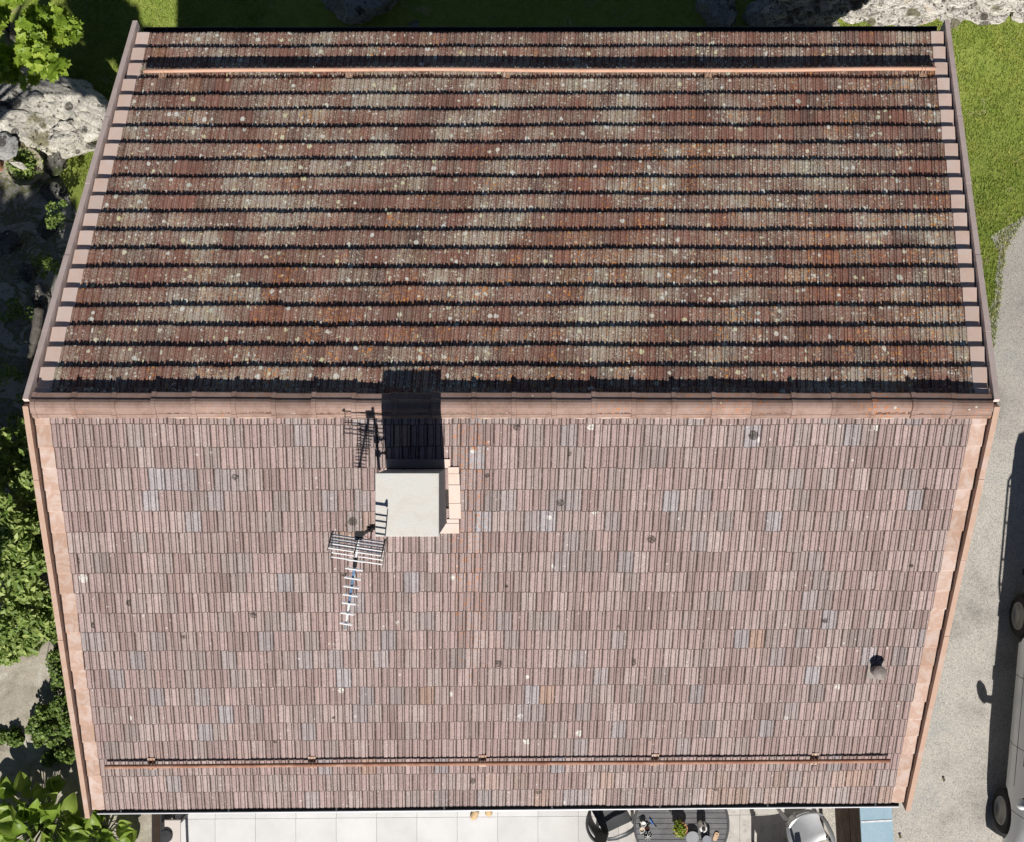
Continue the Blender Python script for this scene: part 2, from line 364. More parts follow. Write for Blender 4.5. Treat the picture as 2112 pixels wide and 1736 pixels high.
# ------------------------------------------------------------------ setting: ground, lawn, road, path
MAT['soil'] = M_mottle('garden_soil', [(0.30, (0.08, 0.075, 0.06)), (0.40, (0.30, 0.29, 0.27)), (0.48, (0.15, 0.16, 0.07)), (0.56, (0.48, 0.46, 0.42)), (0.70, (0.28, 0.26, 0.20))], 2.6, 0.95, 38.0, 0.6, 0.8, 0.1, 0.8)
MAT['turf'] = M_mottle('turf', [(0.30, (0.20, 0.28, 0.05)), (0.46, (0.31, 0.37, 0.085)), (0.58, (0.23, 0.31, 0.055)), (0.70, (0.45, 0.42, 0.20))], 2.2, 0.95, 55.0, 0.6, 0.7, 0.1)
def M_road():
    t = Mt('gravel_road', 0.92, 0.15)
    a = t.noise(0.9, 5.0, 0.65); b = t.noise(62.0, 3.0, 0.75, 0.6); c = t.vor(90.0)
    k = t.ramp(a, [(0.32, (0.36, 0.35, 0.33)), (0.46, (0.50, 0.48, 0.45)), (0.56, (0.55, 0.53, 0.49)), (0.68, (0.45, 0.455, 0.45))])
    k = t.mix(0.85, k, t.ramp(b, [(0.32, (0.26, 0.27, 0.26)), (0.46, (0.82, 0.81, 0.79)), (0.62, (1.16, 1.12, 1.06))]), 'MULTIPLY')
    k = t.mix(0.35, k, t.ramp(c.outputs['Color'], [(0.0, (0.45, 0.44, 0.40)), (0.5, (1.0, 1.0, 1.0)), (1.0, (1.2, 1.15, 1.05))]), 'MULTIPLY')
    t.bump(t.math('ADD', b, c.outputs['Distance']), 0.5, 0.006)
    return t.col(k)
MAT['road'] = M_road()
MAT['path'] = M_mottle('old_concrete', [(0.30, (0.20, 0.18, 0.14)), (0.42, (0.38, 0.34, 0.275)), (0.55, (0.47, 0.43, 0.35)), (0.68, (0.58, 0.55, 0.48))], 2.6, 0.95, 60.0, 0.6, 0.4)

def sheet(name, rows, dz, mat, nx=14, edge=0.0, seed=0.0):
    """rows: (y, x_left, x_right) strips draped over the ground; edges may be ragged"""
    ys = []
    for (a, b) in zip(rows[:-1], rows[1:]):
        n = max(1, int(abs(b[0] - a[0]) / 0.18))
        for i in range(n):
            f = i / n; ys.append(tuple(a[k] + (b[k] - a[k]) * f for k in range(3)))
    ys.append(rows[-1])
    out = []
    for (y, x0, x1) in ys:
        if edge:
            x0 += edge * mnoise.noise((y * 2.3, seed, 0)) + edge * 0.6 * mnoise.noise((y * 9.0, seed, 3)); x1 += edge * mnoise.noise((y * 2.3, seed, 7)) + edge * 0.6 * mnoise.noise((y * 9.0, seed, 9))
        out.append([(x0 + (x1 - x0) * j / nx, y, gz(x0 + (x1 - x0) * j / nx, y) + dz) for j in range(nx + 1)])
    return struct(MB().grid(out).build(name, mat))
big = [-160, -60, -25] + [x for x in np.arange(-14, 14.01, 0.5)] + [25, 60, 160]
struct(MB().grid([[(x, y, gz(x, y)) for x in big] for y in big]).build('ground', 'soil'))
sheet('road', [(-60, 3.6, 40), (-9, 3.6, 16), (3.0, 3.6, 16), (4.2, 7.2, 16), (60, 9.5, 40)], 0.006, 'road', 20, 0.06, 5)
def garden_path():
    o = sheet('concrete_path', [(-14, -16, -4.2), (-2.9, -12, -4.2), (-2.15, -8.5, -5.2)], 0.005, 'path', 10, 0.05, 2)
    return o
garden_path()
lawn_r = [(1.25, 5.6, 7.12), (1.9, 4.6, 7.35), (2.6, 4.6, 7.45), (3.1, 4.6, 7.8), (3.6, 4.6, 8.6), (6.5, 4.6, 12.0)]
sheet('lawn', lawn_r, 0.012, 'turf', 12, 0.30, 1)
sheet('back_lawn', [(3.3, -6.9, -4.0), (4.0, -7.3, -3.0), (5.0, -9.0, 4.4), (7.4, -12, 4.4), (14, -20, 4.4)], 0.010, 'turf', 16, 0.1, 4)

def grass(name, area, n, hmin, hmax, label, mat):
    """upright blades, one triangle each, spread over a strip list like sheet()"""
    ys = RNG.uniform(area[0][0], area[-1][0], n * 2); xs = []; keep = []
    yk = [a[0] for a in area]; xl = np.interp(ys, yk, [a[1] for a in area]); xr = np.interp(ys, yk, [a[2] for a in area])
    x = xl + RNG.uniform(0, 1, n * 2) * (xr - xl)
    thin = np.array([mnoise.noise((a * 1.7, b * 1.7, 0)) for a, b in zip(x, ys)])
    k = (RNG.uniform(-0.75, 0.35, n * 2) < thin + 0.25); x = x[k][:n]; y = ys[k][:n]; m = len(x)
    z = np.array([gz(a_, b) for a_, b in zip(x, y)]) + 0.012
    h = RNG.uniform(hmin, hmax, m); a = RNG.uniform(0, 2 * np.pi, m); w = RNG.uniform(0.003, 0.007, m)
    lean = RNG.uniform(0.2, 1.3, m) * h; la = RNG.uniform(0, 2 * np.pi, m)
    v = np.empty((m, 3, 3))
    v[:, 0] = np.stack([x - np.cos(a) * w, y - np.sin(a) * w, z], 1)
    v[:, 1] = np.stack([x + np.cos(a) * w, y + np.sin(a) * w, z], 1)
    v[:, 2] = np.stack([x + np.cos(la) * lean, y + np.sin(la) * lean, z + h], 1)
    o = raw(name, v.reshape(-1, 3), np.arange(m * 3).reshape(-1, 3), mat, RNG.uniform(0, 1, m).repeat(3))
    return tag(o, label, 'grass', kind='stuff')
def raw(name, v, f, mat, rnd=None, parent=None, smooth=False):
    me = bpy.data.meshes.new(name); nf, k = f.shape
    me.vertices.add(len(v)); me.vertices.foreach_set('co', np.asarray(v, dtype=np.float32).ravel())
    me.loops.add(nf * k); me.loops.foreach_set('vertex_index', f.astype(np.int32).ravel())
    me.polygons.add(nf); me.polygons.foreach_set('loop_start', np.arange(0, nf * k, k, dtype=np.int32))
    me.materials.append(MAT[mat])
    me.update(calc_edges=True); me.validate()
    if rnd is not None:
        a = me.attributes.new('rnd', 'FLOAT', 'POINT'); a.data.foreach_set('value', np.asarray(rnd, dtype=np.float32))
    if smooth: me.polygons.foreach_set('use_smooth', [True] * len(me.polygons))
    return link(name, me, parent)
MAT['blade'] = M_leaf('grass_blade', (0.21, 0.31, 0.045), (0.54, 0.57, 0.16), True, trans=0.35)
grass('grass', [(1.1, 5.2, 7.3), (2.0, 5.0, 7.5), (2.6, 5.0, 7.62), (3.1, 5.0, 7.95), (3.6, 5.0, 8.5), (6.35, 5.0, 8.6)], 50000, 0.02, 0.06, 'sunlit lawn grass east of the house beside the gravel road', 'blade')
grass('grass', [(3.3, -6.7, -4.6), (4.4, -7.2, -4.4), (7.2, -7.6, -3.9)], 24000, 0.02, 0.06, 'lawn grass north west of the roof, crossed by a tree shadow', 'blade')

# ------------------------------------------------------------------ house
house = empty('house', (0, 0, 0))
tag(house, 'gable roofed house covered in weathered brown concrete tiles with a square chimney', 'house')
ZR, ZN, ZS = CAM_Z - 12.2, CAM_Z - 14.57, CAM_Z - 14.43
RW, RE = P(55, 832, ZR), P(2054, 833, ZR)
NW, NE = P(279, 58, ZN), P(1952, 56, ZN)
SW, SE = P(182, 1672, ZS), P(1872, 1657, ZS)

class Slope:
    """a roof slope seen from its own eave: x to the right, y up the slope, z out of it"""
    def __init__(s, rl, rr, el, er):
        s.rl, s.rr, s.el, s.er = rl, rr, el, er
        s.U = (rr - rl).normalized(); d = ((el + er) / 2 - (rl + rr) / 2)
        s.L = (rr - rl).length
        s.D = (d - s.U * d.dot(s.U)); s.B = s.D.length; s.D.normalize()
        s.N = s.U.cross(-s.D).normalized()
        s.skew = d.dot(s.U) / s.B
        s.tilt = math.atan2((er - rr).dot(s.D) - (el - rl).dot(s.D), s.L)
    def pos(s, a, b, h=0.0):
        f = a / s.L; r = s.rl.lerp(s.rr, f); e = s.el.lerp(s.er, f)
        return r.lerp(e, b / s.B) + s.N * h
    def mat(s, a, b, h=0.0, twist=0.0):
        ang = -s.tilt * b / s.B + twist
        u = s.U * math.cos(ang) + (-s.D) * math.sin(ang); y = (-s.D) * math.cos(ang) - s.U * math.sin(ang)
        p = s.pos(a, b, h)
        return Matrix(((u.x, y.x, s.N.x, p.x), (u.y, y.y, s.N.y, p.y), (u.z, y.z, s.N.z, p.z), (0, 0, 0, 1)))
    def block(s, mb, a0, a1, b0, b1, h00, h10, t):
        """slab lying on the slope: h00 top height at b0 (upper end), h10 at b1 (lower end), thickness t"""
        q = lambda a, b, h: s.pos(a, b, h)
        return mb.hexa([q(a0, b1, h10 - t), q(a1, b1, h10 - t), q(a1, b0, h00 - t), q(a0, b0, h00 - t),
                        q(a0, b1, h10), q(a1, b1, h10), q(a1, b0, h00), q(a0, b0, h00)])
SS = Slope(RW, RE, SW, SE)
SN = Slope(RE, RW, NE, NW)

roof = MB()
for s in (SS, SN):
    s.block(roof, 0.05, s.L - 0.05, 0.02, s.B - 0.06, -0.004, -0.004, 0.14)
roof_o = roof.build('roof', 'underlay', house)
wz0 = -1.2
wl, wr = -4.75, 4.75
w = MB(); ys, yn = -4.35, 4.4
zs_, zn_ = 2.45, 2.40
w.add([(wl, ys, wz0), (wr, ys, wz0), (wr, yn, wz0), (wl, yn, wz0), (wl, ys, zs_), (wr, ys, zs_), (wr, yn, zn_), (wl, yn, zn_), (wl, .2, 4.5), (wr, .2, 4.5)],
      [(0, 1, 5, 4), (2, 3, 7, 6), (0, 4, 8, 7, 3), (1, 2, 6, 9, 5)])
w.build('wall', 'plaster', house)

# --- tiles
COLS, A0 = 55, 0.235
PROF = [(0, -.2), (.062, -.2), (.082, 1), (.34, 1), (.382, -.1), (.422, .62), (.475, .62), (.512, -.1), (.552, 1), (.78, 1), (.822, -.1), (.862, .8), (.97, .8), (1.0, -.2)]
PAN_L, PAN_R = {2: 1, 8: 1}, {3: 1, 9: 1}
HP, H0 = 0.012, 0.014
def tile_data(s, tw, gauge, f0=0.0, f1=1.0):
    """verts, faces, dirt of one tile in its own frame: nose at y = 0, hidden head up the slope"""
    pr = [(x, h, i) for i, (x, h) in enumerate(PROF) if f0 - 1e-6 <= x <= f1 + 1e-6]
    def at(x):
        for (xa, ha), (xb, hb) in zip(PROF[:-1], PROF[1:]):
            if xa <= x <= xb: return ha + (hb - ha) * (x - xa) / (xb - xa)
    if pr[0][0] > f0 + 1e-4: pr.insert(0, (f0, at(f0), -1))
    if pr[-1][0] < f1 - 1e-4: pr.append((f1, at(f1), -1))
    step = 0.024 if s is SS else 0.040
    n = len(pr); V = []; dark_lines = []; strk = []
    for (y, dz, nose, low) in ((gauge + 0.035, 0, 0, 0), (0.021, 0, 0, 0), (0.0, -0.0025, 1, 0), (0.001, -0.0025, 1, 1)):
        for (x, h, i) in pr:
            xx = x
            if nose and i in PAN_L: xx += 0.035
            if nose and i in PAN_R: xx -= 0.035
            z = H0 + step * (1 - y / gauge) + h * HP + dz - (0.012 if low else 0)
            V.append((xx * tw - s.skew * y, y, z))
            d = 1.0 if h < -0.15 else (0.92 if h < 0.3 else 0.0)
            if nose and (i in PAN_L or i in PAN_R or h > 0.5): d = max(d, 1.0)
            dark_lines.append(d); strk.append(1.0 if i in (3, 5, 9, 11) else 0.0)
    F = [(r * n + j + 1, r * n + j, (r + 1) * n + j, (r + 1) * n + j + 1) for r in range(3) for j in range(n - 1)]
    return V, F, dark_lines, strk

def tile_mesh(name, data, mat):
    me = bpy.data.meshes.new(name); me.from_pydata(data[0], [], data[1]); me.update(); me.materials.append(MAT[mat])
    at = me.attributes.new('dark_lines', 'FLOAT', 'POINT'); at.data.foreach_set('value', np.array(data[2], dtype=np.float32))
    at = me.attributes.new('streak', 'FLOAT', 'POINT'); at.data.foreach_set('value', np.array(data[3], dtype=np.float32))
    return me

CH = (-1.358, -0.727, -1.142, -0.512)          # chimney footprint x0 x1 y0 y1
def lay(s, first, gauge, rows, mat, single_rows, seed):
    rnd = random.Random(seed); tw = (s.L - 2 * A0) / COLS
    cache = {}; VV = []; FF = []; DD = []; KK = []; TT = []; off = 0
    for k in range(rows + 1):
        b = first + gauge * k
        half = (k % 2) * 0.5; last = None
        for c in range(COLS + (1 if half else 0)):
            x0 = c - half; f0, f1 = 0.0, 1.0
            if x0 < 0: f0 = -x0
            if x0 + 1 > COLS: f1 = COLS - x0
            key = (f0, f1)
            if key not in cache: cache[key] = (tile_data(s, tw, gauge, f0, f1), None)
            jb = rnd.gauss(0, 0.0035) + 0.016 * mnoise.noise((c * 0.14, k * 0.9, seed)); jh = abs(rnd.gauss(0, 0.0022)); tws = rnd.gauss(0, 0.0045)
            m = s.mat(A0 + x0 * tw, b + jb, jh, tws)
            cen = m @ Vector((tw * 0.5, gauge * 0.5, 0))
            if mat == 'tile_s' and CH[0] + .02 < cen.x < CH[1] - .02 and CH[2] + .05 < cen.y < CH[3] - .03: continue
            clus = 0.5 + 0.5 * mnoise.noise((c * 0.35, k * 0.55, seed + 3))
            tint = (min(1.0, max(0.0, 0.72 * rnd.random() + 0.42 * clus + rnd.gauss(0, 0.06) - 0.05)), rnd.random(), rnd.random())
            if last and rnd.random() < 0.0: tint = (last[0], 0.6 * last[1] + 0.4 * tint[1], tint[2])
            last = tint
            if mat == 'tile_s' and k >= rows - 1 and rnd.random() < smooth(-2.5, 4.5, cen.x) * 0.7: tint = (0.975 + 0.02 * rnd.random(), tint[1], tint[2])
            if k in single_rows:
                d, me = cache[key]
                if me is None: me = tile_mesh('tile', d, mat); cache[key] = (d, me)
                o = link('tile', me, roof_o); o.matrix_world = m; o['tint'] = tint
            else:
                V, F, D, K = cache[key][0]
                VV += [tuple(m @ Vector(p)) for p in V]; FF += [(a + off, b2 + off, c2 + off, d2 + off) for (a, b2, c2, d2) in F]
                DD += D; KK += K; TT += [tint] * len(V); off += len(V)
    me = bpy.data.meshes.new('tile_field'); me.from_pydata(VV, [], FF); me.update(); me.materials.append(MAT[mat])
    at = me.attributes.new('dark_lines', 'FLOAT', 'POINT'); at.data.foreach_set('value', np.array(DD, dtype=np.float32))
    at = me.attributes.new('streak', 'FLOAT', 'POINT'); at.data.foreach_set('value', np.array(KK, dtype=np.float32))
    at = me.attributes.new('tint', 'FLOAT_VECTOR', 'POINT'); at.data.foreach_set('vector', np.array(TT, dtype=np.float32).ravel())
    return tag(link('tile_field', me, roof_o), kind='stuff')
lay(SS, 0.222, 0.2634, 20, 'tile_s', (1, 2, 3, 4, 5), 11)
lay(SN, 0.158, 0.2550, 20, 'tile_n', (), 23)

# --- verge tiles and bargeboards
def verges(s, first, gauge, rows, vm, bm, seed):
    rnd = random.Random(seed)
    for side in (0, 1):
        for k in range(rows + 1):
            b1 = first + gauge * k + rnd.gauss(0, 0.004); b0 = b1 - gauge - 0.03
            a0, a1 = (0.078, 0.238) if side == 0 else (s.L - 0.238, s.L - 0.078)
            j = rnd.gauss(0, 0.003)
            mb = MB(); n = 4; h1 = (0.050 if s is SS else 0.070) + rnd.gauss(0, 0.0015)
            rows_ = []
            for (b, h) in ((b0, 0.026), (b1 - 0.012, h1 - 0.001), (b1, h1 - 0.005), (b1, h1 - 0.030)):
                rows_.append([s.pos(a0 + (a1 - a0) * t + j, b + (0.006 * math.sin(rnd.random() * 6) if h < 0.045 and h > 0.03 else 0), h + 0.004 * (1 - (2 * t - 1) ** 2)) for t in (1.0, .75, .5, .25, 0.0)])
            mb.grid(rows_)
            for t in (0.0, 1.0):
                q = [s.pos(a0 + (a1 - a0) * t + j, b, h) for (b, h) in ((b0, 0.026), (b1, h1 - 0.005), (b1, -0.01), (b0, -0.01))]
                mb.add(q, [(0, 1, 2, 3)])
            mb.build('verge_tile', vm, roof_o)
        n = 5; cuts = [0.0] + [s.B * (i + 0.82) / n * (0.93 if i < n - 1 else 1.0) for i in range(n - 1)] + [s.B + 0.012]
        for i in range(n):
            a0, a1 = (0.0, 0.060) if side == 0 else (s.L - 0.060, s.L)
            e = 0.0025 * (i % 2); mb = MB()
            s.block(mb, a0 - e if side == 0 else a0, a1 if side == 0 else a1 + e, cuts[i] + (0.002 if i else -0.01), cuts[i + 1] - 0.002, 0.115 + e, 0.115 + e, 0.29)
            mb.build('bargeboard', bm, house)
verges(SS, 0.222, 0.2634, 20, 'verge_s', 'barge_s', 3)
verges(SN, 0.158, 0.2550, 20, 'verge_n', 'barge_n', 4)

# --- ridge tiles on a mortar bed
RP = [(-.142, .026), (-.132, .064), (-.068, .090), (-.060, .106), (-.032, .122), (.0, .126), (.030, .122), (.056, .108), (.066, .086), (.097, .070), (.101, .073), (.124, .050), (.136, .014)]
ru = (RE - RW).normalized(); rn = Vector((0, 0, 1)); ry = Vector((-ru.y, ru.x, 0))
rc = RW + ry * (-0.022) + Vector((0, 0, 0.0))
nr = 24; pitch = ((RE - RW).length - 0.17) / nr
for i in range(nr):
    mb = MB(); x0 = 0.085 + i * pitch; x1 = x0 + pitch + 0.012
    dy, dz = random.gauss(0, 0.004) + 0.008 * mnoise.noise((i * 0.31, 2, 0)), random.gauss(0, 0.003) + 0.010 * mnoise.noise((i * 0.27, 5, 0))
    rows_ = []
    for (x, g) in ((x0, 1.05), (x0 + 0.006, 1.10), (x0 + 0.05, 1.10), (x0 + 0.056, 1.0), (x1, 0.95)):
        rows_.append([rc + ru * x + ry * (-(y * (1 + (g - 1) * 0.55)) + dy) + rn * (h + (g - 1) * 0.09 + dz) for (y, h) in RP])
    mb.grid(rows_)
    mb.add([rows_[0][j] for j in range(len(RP))], [tuple(range(len(RP)))])
    mb.build('ridge_tile', 'ridge', roof_o)
mb = MB(); rows_ = []
for i in range(420):
    x = 0.08 + i * ((RE - RW).length - 0.16) / 419
    wv = 0.136 + 0.016 * mnoise.noise((x * 7, 0, 0)) + 0.010 * mnoise.noise((x * 29, 4, 0))
    rows_.append([rc + ru * x + ry * (-y) + rn * h for (y, h) in ((0.06, 0.045), (wv - 0.018, 0.012 + 0.004 * mnoise.noise((x * 20, 9, 0))), (wv, -0.018), (wv + 0.004, -0.05))])
mb.grid([list(r) for r in zip(*rows_)][::-1]); mb.build('ridge_mortar', 'mortar', roof_o)

# --- gutters
def gutter(s, name, r, drop):
    mb = MB(); rows_ = []
    b = s.B - 0.062
    for a in (0.10, s.L * .25, s.L * .5, s.L * .75, s.L - 0.10):
        c = s.pos(a, b, -0.055 - drop); out = Vector((0, s.D.y, 0)).normalized()
        rows_.append([c + out * (r - r * math.cos(t)) * 1.0 + Vector((0, 0, -r * math.sin(t) * 0.95)) for t in [math.pi * i / 10 for i in range(11)]])
    mb.grid(rows_); rows2 = [[p + Vector((0, 0, -0.003)) for p in r_] for r_ in rows_]; mb.grid([r_[::-1] for r_ in rows2])
    for r_ in (rows_[0], rows_[-1]): mb.add(r_, [tuple(range(len(r_)))])
    g = mb.build(name, 'gutter', house)
    tb = MB(); tb.tube([r_[-1] + Vector((0, 0, 0.003)) for r_ in rows_], 0.011, 8); tb.build('bead', 'gutter_lip' if s is SS else 'gutter', g)
    for i in range(8):
        a = 0.4 + i * (s.L - 0.8) / 7
        c = s.pos(a, b, -0.052 - drop); out = Vector((0, s.D.y, 0)).normalized(); x = s.U * 0.010
        kb = MB(); p0 = c + Vector((0, 0, 0.004)); p1 = c + out * (2 * r + 0.004) + Vector((0, 0, 0.006))
        kb.hexa([p0 - x - Vector((0, 0, .004)), p0 + x - Vector((0, 0, .004)), p1 + x - Vector((0, 0, .004)), p1 - x - Vector((0, 0, .004)), p0 - x, p0 + x, p1 + x, p1 - x])
        kb.build('gutter_strap', 'gutter', g)
gutter(SS, 'gutter', 0.064, 0.015)
gutter(SN, 'gutter', 0.050, 0.02)

# --- snow guards: a tube carried on brackets
def inv_b(s, v, u):
    lo, hi = 0.0, s.B
    sgn = 1 if s is SS else -1
    for _ in range(40):
        m = (lo + hi) / 2
        a = s.L / 2; p = s.pos(a, m, 0.1); vv = CV - p.y / (CAM_Z - p.z) * FPX
        if (vv - v) * sgn < 0: lo = m
        else: hi = m
    return lo
def inv_a(s, u, b, h):
    lo, hi = 0.0, s.L
    sgn = 1 if s is SS else -1
    for _ in range(40):
        m = (lo + hi) / 2; p = s.pos(m, b, h); uu = CU + p.x / (CAM_Z - p.z) * FPX
        if (uu - u) * sgn < 0: lo = m
        else: hi = m
    return lo
def snow_guard(s, us, vmid, brs, h, r, sag):
    b = inv_b(s, vmid, 0)
    a0, a1 = sorted((inv_a(s, us[0], b, h), inv_a(s, us[1], b, h)))
    pts = []
    for i in range(41):
        f = i / 40; pts.append(s.pos(a0 + (a1 - a0) * f, b + sag(f), h))
    tb = MB(); tb.tube(pts, r, 12); g = tb.build('snow_guard', 'guard_rust' if s is SS else 'guard', house, True)
    g.data.polygons.foreach_set('use_smooth', [len(p.vertices) == 4 for p in g.data.polygons])
    for u in brs:
        a = inv_a(s, u, b, h); f = (a - a0) / (a1 - a0); bb = b + sag(f)
        kb = MB()
        s.block(kb, a - 0.045, a + 0.045, bb - 0.08, bb + 0.09, 0.060, 0.068, 0.006)         # foot plate under the tile
        for da in (-0.024, 0.020):                                                         # two cheeks that hold the tube
            q = [(bb - 0.075, 0.045), (bb + 0.06, 0.05), (bb + 0.045, h + r * .6), (bb + 0.02, h + r + .008), (bb - 0.02, h + r + .008), (bb - 0.045, h)]
            L_ = [s.pos(a + da, y, z) for y, z in q]; R_ = [s.pos(a + da + 0.005, y, z) for y, z in q]; n = len(q)
            kb.add(L_ + R_, [tuple(range(n))[::-1], tuple(range(n, 2 * n))] + [(i, (i + 1) % n, n + (i + 1) % n, n + i) for i in range(n)])
        kb.build('bracket', 'bracket_pale', g)
snow_guard(SN, (297, 1930), 145.5, (335, 720, 1045, 1462, 1905), 0.108, 0.026, lambda f: 0.012 * math.cos(f * 9.0) + 0.004 * math.sin(f * 23))
snow_guard(SS, (217, 1836), 1572, (310, 642, 995, 1352, 1683), 0.112, 0.025, lambda f: 0.004 * math.cos(f * 7.0))

# --- chimney
ct = P(0, 0, 0); z_cap = CAM_Z - 11.3
chim = MB(); chim.box(CH[0] + .006, CH[1] - .006, CH[2] + .006, CH[3] - .006, 3.9, z_cap - 0.05)
ch_o = chim.build('chimney', 'render_grey', house)
cp = MB(); cp.bbox(CH[0], CH[1], CH[2], CH[3], z_cap - 0.05, z_cap, 0.004); cp.build('cap', 'concrete', ch_o)
def roof_z(x, y): return SS.pos(x - RW.x, 0, 0).z + (y - RW.lerp(RE, .5).y) * (-SS.D.z / -SS.D.y) * (1)
def on_s(x, y, h):
    """point h above the south slope at plan position (x, y)"""
    b = (RW.y - y) / -SS.D.y
    for _ in range(6):
        a = x - RW.x - SS.skew * b; p = SS.pos(a, b, h); b += (p.y - y) / -SS.D.y; a = a + (x - p.x)
    p = SS.pos(a, b, h); return Vector((x, y, p.z))
def pad(mb, x0, x1, y0, y1, h, t):
    c = [on_s(x0, y0, h), on_s(x1, y0, h), on_s(x1, y1, h), on_s(x0, y1, h)]
    mb.hexa([p - Vector((0, 0, t)) for p in c] + c)
for i, (y0, y1, x1) in enumerate(((-1.085, -0.91, 0.158), (-0.905, -0.70, 0.155), (-0.694, -0.575, 0.150), (-0.571, -0.50, 0.146))):
    mb = MB(); pad(mb, CH[1] + 0.028, CH[1] + x1, y0, y1, 0.062 + 0.003 * (i % 2), 0.03); mb.build('side_flashing', 'flash', ch_o)
mb = MB(); pad(mb, CH[0] - 0.02, CH[1] + 0.135, CH[2] - 0.115, CH[2] + 0.0, 0.060, 0.03); pad(mb, CH[1] + 0.0, CH[1] + 0.135, CH[2] + 0.002, CH[2] + 0.05, 0.054, 0.02); mb.build('apron_flashing', 'flash', ch_o)
mb = MB(); pad(mb, CH[0] - 0.02, CH[1] + 0.05, CH[3] + 0.004, CH[3] + 0.10, 0.056, 0.03); mb.build('back_gutter_flashing', 'flash', ch_o)
mb = MB(); pad(mb, CH[0] - 0.028, CH[0] - 0.002, CH[2] + 0.004, CH[3] - 0.0, 0.058, 0.03); mb.build('side_flashing', 'flash', ch_o)

# --- vent pipe
vb = on_s(*(lambda p: (p.x, p.y))(P(1822, 1391, 3.75)), 0.0)
mb = MB(); mb.lathe([(0.068, -0.06), (0.068, 0.15), (0.06, 0.155), (0.06, 0.24)], 24, vb); vp = mb.build('vent_pipe', 'vent', house)
mb = MB(); mb.lathe([(0.070, 0.20), (0.080, 0.205), (0.080, 0.228), (0.055, 0.242), (0.02, 0.252), (0.004, 0.253)], 28, vb); mb.build('cap', 'vent', vp)
mb = MB(); pad(mb, vb.x - 0.095, vb.x + 0.095, vb.y - 0.12, vb.y + 0.12, 0.050, 0.02); mb.build('base_tile', 'vent', vp)

